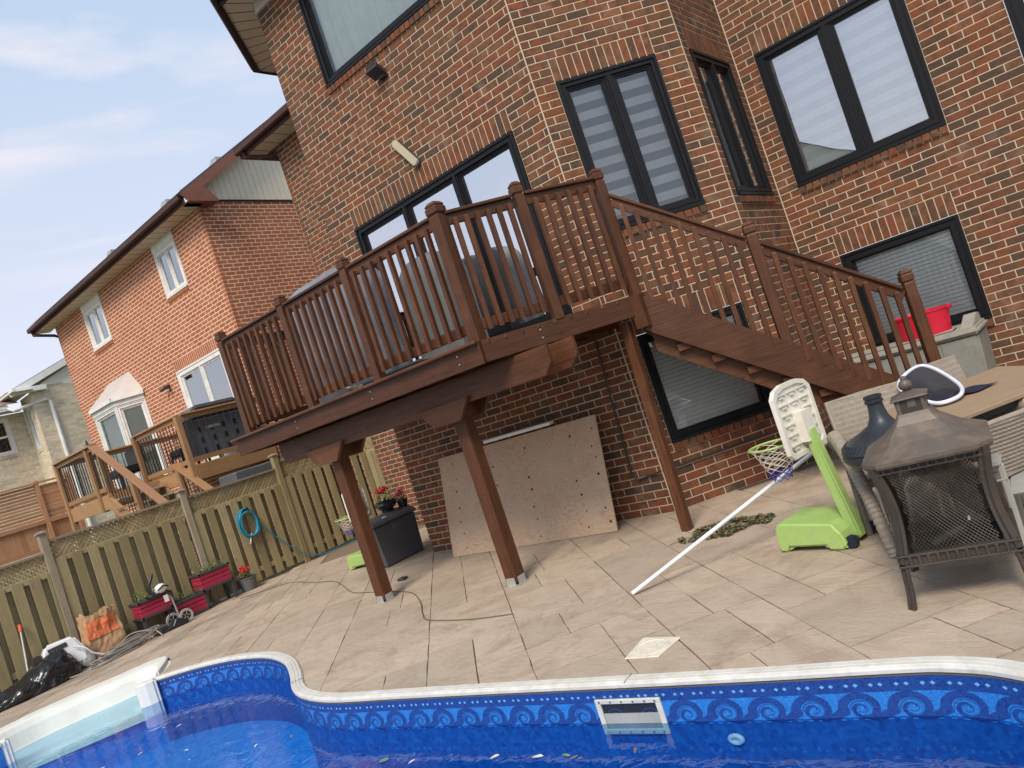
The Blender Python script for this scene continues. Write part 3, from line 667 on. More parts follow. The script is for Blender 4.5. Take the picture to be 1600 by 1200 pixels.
def window(parent, w, a0, a1, z0, z1, cols=2, mat='black_frame', gl='glass', inner='zebra', fw=.075, sw=.045, name='window', proud=.014, mull=.07, sash=True, backdark=True):
    mb = MB(); e = .004
    a0 += e; a1 -= e; z0 += e; z1 -= e
    for k, (i0, i1, o) in enumerate(((0, .030, proud), (.030, .052, proud - .016), (.052, fw, proud - .008))):
        w.fbox(mb, a0 + i0, a1 - i0, z1 - i1, z1 - i0, -.085, o); w.fbox(mb, a0 + i0, a1 - i0, z0 + i0, z0 + i1, -.085, o + (.014 if k == 0 else 0))
        w.fbox(mb, a0 + i0, a0 + i1, z0 + i1, z1 - i1, -.085, o); w.fbox(mb, a1 - i1, a1 - i0, z0 + i1, z1 - i1, -.085, o)
    iw = (a1 - a0 - 2 * fw - (cols - 1) * mull) / cols; cells = []
    for c in range(cols):
        c0 = a0 + fw + c * (iw + mull); cells.append((c0, c0 + iw))
        if c < cols - 1:
            w.fbox(mb, c0 + iw, c0 + iw + mull * .30, z0 + fw, z1 - fw, -.085, proud - .02); w.fbox(mb, c0 + iw + mull * .30, c0 + iw + mull * .70, z0 + fw, z1 - fw, -.085, proud - .006); w.fbox(mb, c0 + iw + mull * .70, c0 + iw + mull, z0 + fw, z1 - fw, -.085, proud - .02)
    fr = mb.build(name, mat, parent)
    for c0, c1 in cells:
        sm = MB(); s2 = sw if sash else .012
        for q0, q1, o in ((0, s2 * .55, -.018), (s2 * .55, s2, -.028)):
            w.fbox(sm, c0 + q0, c1 - q0, z1 - fw - q1, z1 - fw - q0, -.08, o); w.fbox(sm, c0 + q0, c1 - q0, z0 + fw + q0, z0 + fw + q1, -.08, o)
            w.fbox(sm, c0 + q0, c0 + q1, z0 + fw + q1, z1 - fw - q1, -.08, o); w.fbox(sm, c1 - q1, c1 - q0, z0 + fw + q1, z1 - fw - q1, -.08, o)
        sm.build('sash', mat, fr)
        pm = MB(); pm.face([w.W(c0 + s2, z0 + fw + s2, -.045), w.W(c1 - s2, z0 + fw + s2, -.045), w.W(c1 - s2, z1 - fw - s2, -.045), w.W(c0 + s2, z1 - fw - s2, -.045)]); pm.build('pane', gl, fr)
        x0, x1, y0, y1 = c0 + s2 * .5, c1 - s2 * .5, z0 + fw, z1 - fw; bm = MB()
        if inner == 'zebra':
            k = 0; y = y1; q = .088
            while y > y0: bm.m = 0 if k % 2 else 1; w.fbox(bm, x0, x1, max(y - q, y0), y, -.105, -.100); y -= q; k += 1
            bm.build('zebra_blind', ['blind_grey', 'charcoal'] if gl == 'glass_dim' else ['blind_white', 'soffit_white'], fr)
        elif inner == 'venetian':
            y = y1 - .02
            while y > y0 + .02:
                bm.bar(w.W(x0 + .008, y, -.105), w.W(x1 - .008, y, -.105), .044, .0018, up=(w.n * math.sin(R(66)) + Vector((0, 0, math.cos(R(66)))))); y -= .0445
            for q in (.22, .78): w.fbox(bm, x0 + (x1 - x0) * q, x0 + (x1 - x0) * q + .003, y0, y1, -.092, -.090)
            bm.build('venetian_blind', 'blind_white', fr)
        elif inner == 'curtain':
            bm.grid(lambda u, v: w.W(x0 + (x1 - x0) * u, y0 + (y1 - y0) * v, -.14 + .02 * math.sin(u * 62) + .012 * math.sin(u * 23 + 1)), 140, 2); bm.build('curtain', 'curtain', fr, smooth=True)
        elif inner == 'shade':
            w.fbox(bm, x0, x1, y0, y1, -.105, -.100); bm.build('roller_shade', 'shade_cream', fr)
        elif inner == 'white':
            w.fbox(bm, x0, x1, y0, y1, -.105, -.100); bm.build('roller_shade', 'blind_white', fr)
    bm = MB(); d0 = -.55
    bm.face([w.W(a0, z0, d0), w.W(a1, z0, d0), w.W(a1, z1, d0), w.W(a0, z1, d0)])
    for p, q in (((a0, z0), (a1, z0)), ((a1, z0), (a1, z1)), ((a1, z1), (a0, z1)), ((a0, z1), (a0, z0))): bm.face([w.W(*p, -.085), w.W(*q, -.085), w.W(*q, d0), w.W(*p, d0)])
    bm.build('room_interior', 'room_dark', fr)
    return fr
# ------------------------------------------------------------------ our house
house = empty('brick_house', (-4, 6.8, 0), 'tall red brown brick house with black framed windows behind the brown deck', 'house')
Z1 = 7.6
oA = [(.49, 3.27, snap(2.25), snap(4.34), 1, 0), (.82, 2.93, snap(6.10), 7.5, 0, 1)]
oB = [(.23, 1.345, snap(2.92), snap(4.60), 1, 1), (.19, 1.37, snap(.66), snap(1.84), 1, 1)]
oC = [(.17, 1.27, snap(2.92), snap(4.60), 1, 1)]
oD = [(.235, 1.845, snap(2.92), snap(4.60), 1, 1), (.42, 1.675, snap(.84), snap(1.97), 1, 1), (2.62, 4.4, snap(2.25), snap(5.1), 0, 0)]
wA = Wall((-7.69, 6.8), (1, 0), 3.69, 0, Z1, oA, .02); wB = Wall((-4, 6.8), (1, 1), 1.655, 0, Z1, oB, .1); wC = Wall((-2.83, 7.97), (0, 1), 1.5, 0, Z1, oC, .05)
wD = Wall((-2.83, 9.47), (1, 0), 5.0, 0, Z1, oD, .13, ext=.05); wW = Wall((-10.85, 9.0), (1, 0), 2.05, 0, 7.34, (), .0, ext=.004)
wL = Wall((-8.86, 7.97), (1, -1), 1.655, 0, Z1, (), .0); wL2 = Wall((-8.86, 9.0), (0, -1), 1.03, 0, Z1, ()); wWL = Wall((-10.85, 12.0), (0, -1), 3.0, 0, 7.34, ())
ours = [wA, wB, wC, wD, wW, wL, wL2, wWL]
lay(house, ours, 'brick_red', 298)
mb = MB()
for w in ours: w.mortar(mb)
mb.build('wall', 'mortar', house)
mb = MB(); mb.bar((-4.0, 6.801, 0), (-4.0, 6.801, Z1), .013, .013, up=(.38, -.92, 0)); mb.bar((-2.826, 9.466, 0), (-2.826, 9.466, Z1), .013, .013, up=(1, 1, 0)); mb.bar((-2.83, 7.97, 0), (-2.83, 7.97, Z1), .010, .010, up=(.92, -.38, 0)); mb.build('corner_joint', 'mortar', house)
# windows
window(house, wA, .82, 2.93, snap(6.10), 7.5, cols=1, inner='curtain', gl='glass_clear', fw=.085)
pat = window(house, wA, .49, 3.27, snap(2.25), snap(4.34), cols=3, inner=None, gl='glass_door', fw=.085, sw=.045, mull=.075, name='patio_door', proud=.02)
window(house, wB, .23, 1.345, snap(2.92), snap(4.60), cols=2, inner='zebra', gl='glass_dim', fw=.075, mull=.085)
window(house, wC, .17, 1.27, snap(2.92), snap(4.60), cols=2, inner='white', gl='glass', fw=.085, mull=.10)
window(house, wD, .235, 1.845, snap(2.92), snap(4.60), cols=2, inner='zebra', gl='glass', fw=.09, mull=.10)
window(house, wB, .19, 1.37, snap(.66), snap(1.84), cols=1, inner='venetian', gl='glass_dim', fw=.085, sw=.02)
window(house, wD, .42, 1.675, snap(.84), snap(1.97), cols=1, inner='venetian', gl='glass_clear', fw=.10, sw=.02)
window(house, wD, 2.62, 4.4, snap(2.25), snap(5.1), cols=2, inner=None, gl='glass_door', fw=.10, name='balcony_door')
# expansion joint strips at the corners, frieze, eaves
mb = MB(); wA.fbox(mb, .0, 3.70, Z1, Z1 + .16, -.05, .022); wL.fbox(mb, 0, 1.655, Z1, Z1 + .16, -.05, .022); wB.fbox(mb, 0, 1.66, Z1, Z1 + .16, -.05, .022); wC.fbox(mb, 0, 1.5, Z1, Z1 + .16, -.05, .022); wD.fbox(mb, 0, 5, Z1, Z1 + .16, -.05, .022)
mb.build('frieze', 'frieze', house)
def soffit_strip(name, parent, a, b_, c, d, z, wpan, mat):
    """soffit boards between the line a-b (wall) and d-c (fascia), split across"""
    a, b_, c, d = [Vector((*p, z)) for p in (a, b_, c, d)]; n = max(1, int((c - d).length / wpan)); mb = MB()
    for i in range(n):
        t0, t1 = i / n + .018 / (c - d).length, (i + 1) / n
        mb.face([a.lerp(b_, t0), a.lerp(b_, t1), d.lerp(c, t1), d.lerp(c, t0)])
        up = Vector((0, 0, .006)); mb.face([a.lerp(b_, t0), d.lerp(c, t0), d.lerp(c, t0) + up, a.lerp(b_, t0) + up])
    mb.face([p + Vector((0, 0, .007)) for p in (a, d, c, b_)])
    o_ = mb.build(name, [mat, 'fascia_dark'], parent); o_.data.polygons[len(o_.data.polygons) - 1].material_index = 1; return o_
ez = Z1 + .16
soffit_strip('soffit', house, (-8.86, 7.97), (-7.69, 6.8), (-7.855, 6.40), (-9.21, 7.82), ez, .24, 'soffit')
soffit_strip('soffit', house, (-7.69, 6.8), (-4, 6.8), (-3.8, 6.40), (-7.855, 6.40), ez, .24, 'soffit')
soffit_strip('soffit', house, (-8.86, 9.6), (-8.86, 7.97), (-9.21, 7.82), (-9.21, 9.6), ez, .24, 'soffit')
mb = MB()
for a, b_ in (((-9.21, 7.82), (-7.855, 6.40)), ((-7.855, 6.40), (-3.8, 6.40)), ((-9.21, 9.6), (-9.21, 7.82))):
    mb.bar((*a, ez + .05), (*b_, ez + .05), .02, .16)
mb.build('fascia', 'fascia_dark', house)
mb = MB()
for a, b_ in (((-9.28, 7.80), (-7.87, 6.32)), ((-7.87, 6.32), (-3.8, 6.32)), ((-9.29, 9.6), (-9.29, 7.78))):
    mb.bar((*a, ez + .09), (*b_, ez + .09), .10, .11)
mb.build('gutter', 'fascia_dark', house, bevel=.02)
mb = MB(); top = [(-9.2, 9.6), (-9.2, 7.8), (-7.85, 6.4), (-3.8, 6.4), (-2.4, 7.8), (-2.4, 9.1), (3, 9.1)]; rg = [(-6, 10.5, 9.6)] * 7
for (a, b_) in zip(top, top[1:]): mb.face([(*a, ez + .15), (*b_, ez + .15), (-5.5, 11.5, ez + 2.6)])
mb.build('roof', 'shingle_brown', house)
# lower wing eave
wz = 7.34; mb = MB()
soffit_strip('soffit', house, (-11.35, 9.0), (-8.7, 9.0), (-8.7, 8.62), (-11.35, 8.62), wz, .30, 'soffit')
mb.box(-11.37, -8.7, 8.60, 8.62, wz, wz + .17); mb.box(-11.39, -11.37, 8.60, 11.8, wz, wz + .17); mb.build('fascia', 'fascia_brown', house)
mb = MB(); mb.box(-11.42, -8.6, 8.50, 8.598, wz + .06, wz + .18); mb.build('gutter', 'fascia_brown', house, bevel=.02)
mb = MB()
mb.face([(-11.42, 8.52, wz + .19), (-7.2, 8.52, wz + .19), (-7.2, 11.5, wz + 1.6), (-11.42, 11.5, wz + 1.6)]); mb.face([(-11.42, 8.52, wz + .20), (-11.42, 11.5, wz + 1.62), (-11.42, 11.5, wz + .1), (-11.42, 8.52, wz + .1)])
mb.build('roof', 'shingle_grey', house)
mb = MB(); mb.tube([(-11.22, 8.55, wz + .05), (-11.22, 8.62, wz - .03), (-10.90, 8.93, wz - .15), (-10.90, 9.10, wz - .25), (-10.90, 9.12, .2)], .036, 8); mb.build('downspout', 'fascia_brown', house)
# wall fittings
mb = MB(); q = wA.M(1.78, 5.80, .0); mb.mbox(wA.M(1.80, 5.77, .03), .10, .06, .10); mb.mbox(wA.M(1.78, 5.80, .10) @ Matrix.Rotation(R(-28), 4, 'X'), .20, .15, .055)
for k in range(7): mb.mbox(wA.M(1.70 + k * .027, 5.835, .10) @ Matrix.Rotation(R(-28), 4, 'X'), .006, .15, .02)
mb.build('floodlight', 'charcoal', house, bevel=.004)
mb = MB(); a, b_ = wA.W(1.655, 4.955, .035), wA.W(1.865, 4.63, .035)
M = frameM((a + b_) / 2, b_ - a, wA.n); L0 = (b_ - a).length / 2; pr = [(L0 + .045 * math.cos(R(t)), .045 * math.sin(R(t))) for t in range(-90, 91, 15)]; pr += [(-x, -y) for x, y in pr]
mb.prism(pr, M, .05); wl_ = mb.build('wall_lamp', 'lamp_cream', house, bevel=.01, seg=2)
mb = MB(); mb.prism([(x * 1.03 + .012, y * 1.25) for x, y in pr], frameM((a + b_) / 2 - wA.n * .03, b_ - a, wA.n), .015); mb.build('lamp_base', 'charcoal', wl_)
mb = MB(); mb.tube([wA.W(3.43, 2.2, .02), wA.W(3.43, 1.9, .02), wA.W(3.34, .46, .02), wA.W(3.40, .40, .02), wA.W(3.68, .44, .02)], .011, 6); wB.fbox(mb, .0, 1.2, .43, .45, .005, .03); mb.build('conduit', 'charcoal', house)

# ------------------------------------------------------------------ orange brick neighbour
nb = empty('neighbour_house', (-17, 8.7, 0), 'orange brick house with white windows and brown gutter left of the deck', 'house')
NZ = 7.22
oN = [(5.9, 6.87, snap(6.05), NZ, 0, 1), (1.8, 2.92, snap(6.05), NZ, 0, 1), (5.28, 7.3, snap(2.3), snap(4.5), 1, 0), (1.55, 3.55, 2.3, snap(4.5), 0, 0)]
wN = Wall((-21.4, 8.7), (1, 0), 8.1, 0, NZ, oN, .03, mo=-.0028); wNS = Wall((-13.3, 8.7), (0, 1), 3.2, 0, 7.36, (), .0, mo=-.0028)
lay(nb, [wN, wNS], 'brick_orange', 298); mb = MB(); wN.mortar(mb); wNS.mortar(mb); mb.build('wall', 'mortar_pink', nb)
for a0, a1 in ((5.9, 6.87), (1.8, 2.92)):
    window(nb, wN, a0, a1, snap(6.05), NZ - .16, cols=2, mat='frame_white', gl='glass', inner=None, fw=.10, sw=.03, mull=.06)
    mb = MB(); wN.fbox(mb, a0, a1, NZ - .16, NZ, -.05, .02); mb.build('window_header', 'frame_white', nb)
window(nb, wN, 5.28, 7.3, snap(2.3), snap(4.5), cols=2, mat='frame_white', gl='glass', inner=None, fw=.12, sw=.05, mull=.06, name='sliding_door')
mb = MB(); mb.box(-16.63, -16.55, 8.62, 8.7, 4.27, 4.35); mb.tube([(-16.65, 8.62, 4.31), (-16.72, 8.52, 4.27)], .04, 8); mb.tube([(-16.55, 8.62, 4.31), (-16.48, 8.54, 4.27)], .04, 8); mb.build('wall_lamp', 'charcoal', nb)
# bay window
bp = [(-19.88, 8.7), (-19.48, 8.15), (-18.24, 8.15), (-17.85, 8.7)]; bay = None; mbh = MB()
for (p, q), ins, nc in zip(zip(bp, bp[1:]), ('white', 'white', 'shade'), (1, 1, 1)):
    d = Vector((q[0] - p[0], q[1] - p[1])); w = Wall(p, (d.x, d.y), d.length, 2.3, 4.5)
    fr = window(nb, w, 0, d.length, 2.3, 4.36, cols=nc, mat='frame_white', gl='glass_clear', inner=ins, fw=.08, sw=.05, name='bay_window', mull=.08)
    w.fbox(mbh, 0, d.length, 4.36, 4.47, -.05, .03); w.fbox(mbh, -.02, d.length + .02, 4.47, 4.55, -.05, .09)
mbh.build('bay_cornice', 'frame_white', nb)
mb = MB(); rf = [(-19.95, 8.7), (-19.53, 8.07), (-18.19, 8.07), (-17.78, 8.7)]; tp = [(-19.55, 8.69), (-19.35, 8.69), (-18.4, 8.69), (-18.2, 8.69)]
for i in range(3): mb.face([(*rf[i], 4.55), (*rf[i + 1], 4.55), (*tp[i + 1], 5.12), (*tp[i], 5.12)])
mb.build('bay_roof', 'frieze', nb)
# eaves, rake, siding gable
soffit_strip('soffit', nb, (-21.8, 8.7), (-13.1, 8.7), (-13.1, 8.32), (-21.8, 8.32), NZ, .30, 'soffit')
mb = MB(); mb.box(-21.82, -13.1, 8.30, 8.32, NZ, NZ + .17); mb.build('fascia', 'fascia_brown', nb)
mb = MB(); mb.box(-21.9, -13.12, 8.19, 8.298, NZ + .06, NZ + .18); mb.build('gutter', 'fascia_brown', nb, bevel=.02)
mb = MB(); mb.tube([(-21.75, 8.25, NZ + .08), (-21.75, 8.27, NZ - .03), (-21.46, 8.66, NZ - .18), (-21.46, 8.86, NZ - .3), (-21.46, 8.88, .3)], .04, 8); mb.build('downspout', 'fascia_brown', nb)
sl_ = .648; ry = 13.2
mb = MB(); mb.face([(-21.95, 8.2, NZ + .19), (-12.98, 8.2, NZ + .19), (-12.98, ry, NZ + .19 + (ry - 8.2) * sl_), (-21.95, ry, NZ + .19 + (ry - 8.2) * sl_)])
mb.face([(-12.98, 8.2, NZ + .20), (-12.98, ry, NZ + .2 + (ry - 8.2) * sl_), (-12.98, ry, NZ + .14 + (ry - 8.2) * sl_), (-12.98, 8.2, NZ + .14)]); mb.build('roof', 'shingle_grey', nb)
mb = MB(); mb.bar((-12.99, 8.25, NZ + .09), (-12.99, ry, NZ + .09 + (ry - 8.25) * sl_), .022, .17, up=(0, -sl_, 1)); mb.build('rake_board', 'fascia_rust', nb)
mb = MB(); mb.box(-13.28, -12.99, 8.34, 8.98, NZ - .0, NZ + .022); mb.face([(-12.978, 8.3, NZ), (-12.978, 8.98, NZ), (-12.978, 8.98, NZ + .05), (-12.978, 8.75, NZ + .30), (-12.978, 8.3, NZ + .16)]); mb.face([(-12.98, 8.98, NZ), (-13.28, 8.98, NZ), (-13.28, 8.98, NZ + .05), (-12.98, 8.98, NZ + .05)]); mb.build('eave_return', 'fascia_rust', nb)
mb = MB(); mb.face([(-13.29, 8.72, NZ + .33), (-12.995, 8.72, NZ + .33), (-12.995, ry, NZ + .1 + (ry - 8.3) * sl_), (-13.29, ry, NZ + .1 + (ry - 8.3) * sl_)]); mb.build('soffit', 'soffit', nb)
mb = MB(); y = 8.72
while y < 12.4:
    zt = NZ + .05 + (y - 8.3) * sl_; zt2 = zt + .13 * sl_; mb.prism([(y, 7.37), (y + .135, 7.37), (y + .135, max(7.375, zt2)), (y, max(7.375, zt))], Matrix(((0, 0, 1, -13.29), (1, 0, 0, 0), (0, 1, 0, 0), (0, 0, 0, 1))), .03, .5); y += .145
mb.build('siding', 'siding', nb)
mb = MB(); mb.box(-13.31, -13.27, 8.7, 12.4, 7.345, 7.372); mb.build('drip_edge', 'fascia_dark', nb)
for x, y in ((-18.3, 9.3), (-15.1, 9.2), (-13.9, 9.9)):
    z = NZ + .19 + (y - 8.2) * sl_; mb = MB(); [mb.box(x - .16 + q * .012, x + .16 - q * .012, y - .16 + q * .012, y + .16 - q * .012, z - .10 + q * .035, z - .075 + q * .035, .5) for q in range(5)]; mb.build('roof_vent', 'galv', nb)

# ------------------------------------------------------------------ grey brick house at the far left
gh = empty('grey_brick_house', (-24.5, 8.5, 0), 'pale grey brick house with white gutters at the far left', 'house')
gA = Wall((-24, 8.57), (0, 1), 4.0, 0, 6.2, ()); gB = Wall((-24.9, 8.57), (1, 0), .9, 0, 6.1, [(.18, .55, snap(4.5), snap(5.75), 0, 1)]); gC = Wall((-24.9, 4.0), (0, 1), 4.57, 0, 5.75, [(2.85, 4.12, snap(4.6), snap(5.68), 0, 1)])
lay(gh, [gA, gB, gC], 'brick_buff', 290); mb = MB(); gA.mortar(mb); gB.mortar(mb); gC.mortar(mb); mb.build('wall', 'mortar_buff', gh)
window(gh, gB, .18, .55, snap(4.5), snap(5.75), cols=1, mat='frame_white', gl='glass', inner=None, fw=.07, sw=.03)
g2 = window(gh, gC, 2.85, 4.12, snap(4.6), snap(5.68), cols=1, mat='frame_white', gl='glass', inner=None, fw=.09, sw=.03)
mb = MB(); gC.fbox(mb, 2.95, 4.02, 5.10, 5.16, -.05, .0); mb.build('meeting_rail', 'frame_white', g2)
mb = MB(); mb.face([(-25.3, 8.10, 6.14), (-23.62, 8.10, 6.14), (-23.62, 8.57, 6.14), (-25.3, 8.57, 6.14)]); mb.face([(-24.9, 4, 5.78), (-24.35, 4, 5.78), (-24.35, 8.12, 5.78), (-24.9, 8.56, 5.78)]); mb.build('soffit', 'soffit_white', gh)
mb = MB(); mb.box(-24.36, -24.26, 4, 8.02, 5.80, 5.92); mb.box(-25.2, -23.6, 8.0, 8.10, 6.14, 6.26); mb.build('gutter', 'white_vinyl', gh, bevel=.01)
mb = MB(); mb.bar((-23.88, 8.0, 6.12), (-23.88, 13, 6.12 + 5 * .42), .03, .18, up=(0, -.42, 1)); mb.box(-23.99, -23.75, 8.11, 8.95, 6.10, 6.24); mb.build('rake_board', 'white_vinyl', gh)
mb = MB(); mb.face([(-32, 7.98, 6.22), (-23.86, 7.98, 6.22), (-23.86, 13, 6.22 + 5.02 * .42), (-32, 13, 6.22 + 5.02 * .42)]); mb.face([(-24.24, 3.9, 5.93), (-24.24, 8.3, 5.93), (-30, 8.3, 8.3), (-30, 3.9, 8.3)]); mb.face([(-24.24, 3.9, 5.93), (-30, 3.9, 8.3), (-30, 3.9, 5.7), (-24.24, 3.9, 5.7)]); mb.build('roof', 'shingle_brown', gh)
mb = MB(); mb.face([(-24.0, 8.7, 6.21), (-24.0, 12.5, 6.21), (-24.0, 12.5, 6.17 + 4.4 * .42)]); mb.build('siding', 'siding_cream', gh)
mb = MB(); mb.tube([(-24.3, 8.0, 5.82), (-24.2, 8.1, 5.72), (-24.0 + .06, 8.92, 5.83), (-23.95, 9.0, 5.75), (-23.95, 9.0, .2)], .05, 8); mb.build('downspout', 'white_vinyl', gh)
mb = MB(); mb.lathe([(.06, 0), (.06, .35)], 8, (-24.6, 10.4, 7.2)); mb.build('vent_pipe', 'charcoal', gh)

# ------------------------------------------------------------------ house across the yard behind the camera (its gable shows in the window reflections)
rh = empty('rear_house', (-8, -15, 0), 'sunlit siding gabled house reflected in the patio door glass', 'house')
mb = MB(); mb.box(-13, -5, -24, -14.5, 0, 5.4, .5); mb.build('wall', 'siding', rh)
mb = MB(); mb.face([(-13.4, -14.3, 5.3), (-4.6, -14.3, 5.3), (-9, -14.3, 8.1)]); mb.build('gable', 'siding_cream', rh)
mb = MB(); mb.face([(-13.6, -14.1, 5.2), (-9, -14.1, 8.15), (-9, -24, 8.15), (-13.6, -24, 5.2)]); mb.face([(-4.4, -14.1, 5.2), (-4.4, -24, 5.2), (-9, -24, 8.15), (-9, -14.1, 8.15)]); mb.build('roof', 'shingle_brown', rh)

# ------------------------------------------------------------------ our raised deck
SW = 'stain_wood'; DZ = 2.16
deck = empty('raised_deck', (-5.5, 5.5, 0), 'raised brown stained wooden deck on posts with railing and stairs', 'deck')
def piece(name, p0, p1, w, h, parent=deck, mat=SW, up=(0, 0, 1), bevel=.004):
    mb = MB(); mb.bar(p0, p1, w, h, up); return mb.build(name, mat, parent, bevel=bevel)
E0, E1 = Vector((-4.02, 4.72)), Vector((-3.28, 6.08)); E2 = Vector((-3.76, 6.99))     # outer corner, stair corner, corner by the bay wall
y = 4.76; DB = .14
while y < 6.76:
    ym = y + DB / 2; xr = E0.x + (E1.x - E0.x) * (ym - E0.y) / (E1.y - E0.y) if ym < E1.y else E1.x + (E2.x - E1.x) * (ym - E1.y) / (E2.y - E1.y)
    xr = min(xr, -4.02 + (6.78 - 4.72) * .55)
    piece('deck_board', (-7.9, ym, DZ - .018), (xr, ym, DZ - .018), DB - .006, .036, mat='stain_wood_worn', bevel=.003); y += DB
piece('rim_board', (-7.93, 4.72, DZ - .095), (E0.x, 4.72, DZ - .095), .038, .185)
piece('rim_nosing', (-7.97, 4.70, DZ + .002), (E0.x + .0, 4.70, DZ + .002), .10, .030, bevel=.008)
d12 = (E1 - E0).normalized(); n12 = Vector((d12.y, -d12.x))
piece('rim_board', (*(E0 + d12 * .012), DZ - .09), (*(E1 - d12 * .06), DZ - .09), .038, .185)
piece('rim_board', (-7.92, 4.76, DZ - .095), (-7.92, 6.78, DZ - .095), .038, .185)
piece('rim_board', (E1.x - .03, E1.y + .02, DZ - .095), (E2.x, E2.y, DZ - .095), .038, .185)
for x in [-7.6 + .406 * i for i in range(10)]:
    yb = 4.745 if x < -4.05 else 4.745 + (x + 4.05) * 1.84; piece('joist', (x, yb, DZ - .115), (x, 6.78, DZ - .115), .038, .15, bevel=0)
piece('ledger', (-7.88, 6.775, DZ - .14), (-4.05, 6.775, DZ - .14), .04, .19, bevel=0)
def beam(yc, x0, x1):
    h0, h1 = 1.72, 1.962; mb = MB(); mb.prism([(x0, h1), (x0, h0 + .09), (x0 + .09, h0), (x1 - .09, h0), (x1, h0 + .09), (x1, h1)], frameM((0, yc, 0), (1, 0, 0), (0, -1, 0)) @ Matrix.Identity(4), .045)
    return mb
for yc, x0, x1 in ((4.965, -7.52, -3.56), (5.175, -7.52, -3.44)): beam(yc, x0, x1).build('beam', SW, deck, bevel=.004)
for px, py in ((-6.70, 5.07), (-4.84, 5.12)):
    piece('support_post', (px, py, .03), (px, py, 1.948), .14, .14, up=(0, 1, 0), bevel=.008)
    for q in (-1, 1):
        mb = MB(); yy = 4.92 if q < 0 else 5.24
        mb.prism([(px - .34, 1.775), (px - .17, 1.585), (px + .17, 1.585), (px + .34, 1.775)], frameM((0, yy, 0), (1, 0, 0), (0, -1, 0)), .04); mb.build('post_bracket', SW, deck, bevel=.004)
    mb = MB(); mb.prism([(-.08, 1.94), (-.08, 1.60), (.10, 1.60), (.30, 1.94)], frameM((px + .09, py + .02, 0), (0, 1, 0), (1, 0, 0)), .04); mb.build('post_bracket', SW, deck, bevel=.004)
    mb = MB(); mb.box(px - .09, px + .09, py - .09, py + .09, .0, .006); mb.box(px - .05, px + .05, py - .076, py - .071, 0, .075); mb.box(px + .071, px + .076, py - .05, py + .05, 0, .075); mb.build('post_anchor', 'galv', deck)
piece('support_post', (-3.50, 6.05, .0), (-3.44, 6.05, DZ - .2), .089, .089, up=(0, 1, 0), bevel=.006)
piece('corner_block', (*(E1 + d12 * -.0 + n12 * .02), DZ - .30), (*(E1 + n12 * .02), DZ + .0), .12, .12, up=(0, 1, 0))
# carriage bolts on the rim
mb = MB()
for x in (-6.72, -5.46, -4.28):
    for z in (DZ - .055, DZ - .125): mb.lathe([(.011, 0), (.009, .006), (0, .008)], 8, M=frameM((x, 4.70, z), (1, 0, 0), (0, -1, 0)))
for s in (.55, ):
    for z in (DZ - .055, DZ - .125): p = E0 + d12 * s + n12 * .019; mb.lathe([(.011, 0), (.009, .006), (0, .008)], 8, M=frameM((*p, z), (*d12, 0), (*n12, 0)))
mb.build('bolts', 'steel', deck)
# newel posts (shaft, groove, chamfered cap) and balusters share meshes
def newel_mesh(H, w=.089):
    mb = MB(); h = w / 2 * 1.4142
    mb.lathe([(h, 0), (h, H - .125), (h * .86, H - .118), (h * .86, H - .108), (h * 1.13, H - .100), (h * 1.13, H - .052), (h * .97, H - .046), (h * .97, H - .038), (h * 1.10, H - .030), (h * .62, H)], sq=4)
    return mb
def wuv(mb):      # grain runs up the post
    mb.uv = [(u * 1.0, v * .36 + .1) for u, v in mb.uv]; return mb
m_new = wuv(newel_mesh(1.24)).mesh(SW, bevel=.003); m_new2 = wuv(newel_mesh(1.35)).mesh(SW, bevel=.003); m_big = wuv(newel_mesh(1.24, .115)).mesh(SW, bevel=.004)
def newel(x, y, z, me, ang=0): inst('newel_post', me, deck, Matrix.Translation((x, y, z)) @ Matrix.Rotation(ang, 4, 'Z'))
def bal_mesh(H):
    mb = MB(); a = .0195
    P = [(-a, -a), (a, -a), (a, a), (-a, a)]
    def ring(z, inset=0, tilt=0): return [Vector((x * (1 - inset), y * (1 - inset), z + (y + a) * tilt)) for x, y in P]
    r = [ring(0, 0, .9), ring(.0 + .035, 0, 0), ring(H - .012, 0, 0), ring(H, .45, 0)]; r[0] = ring(0, 0, -.9); r[0] = [Vector((x, y, (.030 if y > 0 else 0))) for x, y in P]
    i = 0; t = rnd.random(); ou = rnd.random() * 7
    for k in range(4): mb.v += [tuple(p) for p in r[k]]
    for k in range(3):
        for j in range(4):
            j2 = (j + 1) % 4; mb.f.append((k * 4 + j, k * 4 + j2, k * 4 + 4 + j2, k * 4 + 4 + j)); mb.t.append(t); mb.mi.append(0)
            z0, z1 = r[k][0].z, r[k + 1][0].z; mb.uv += [(z0 + ou, j * .035), (z0 + ou, j * .035 + .035), (z1 + ou, j * .035 + .035), (z1 + ou, j * .035)]
    for q in ((3, 2, 1, 0), (12, 13, 14, 15)): mb.f.append(q); mb.t.append(t); mb.mi.append(0); mb.uv += [(0, 0), (.03, 0), (.03, .03), (0, .03)]
    return mb.mesh(SW)
BM = [bal_mesh(.98) for _ in range(5)]
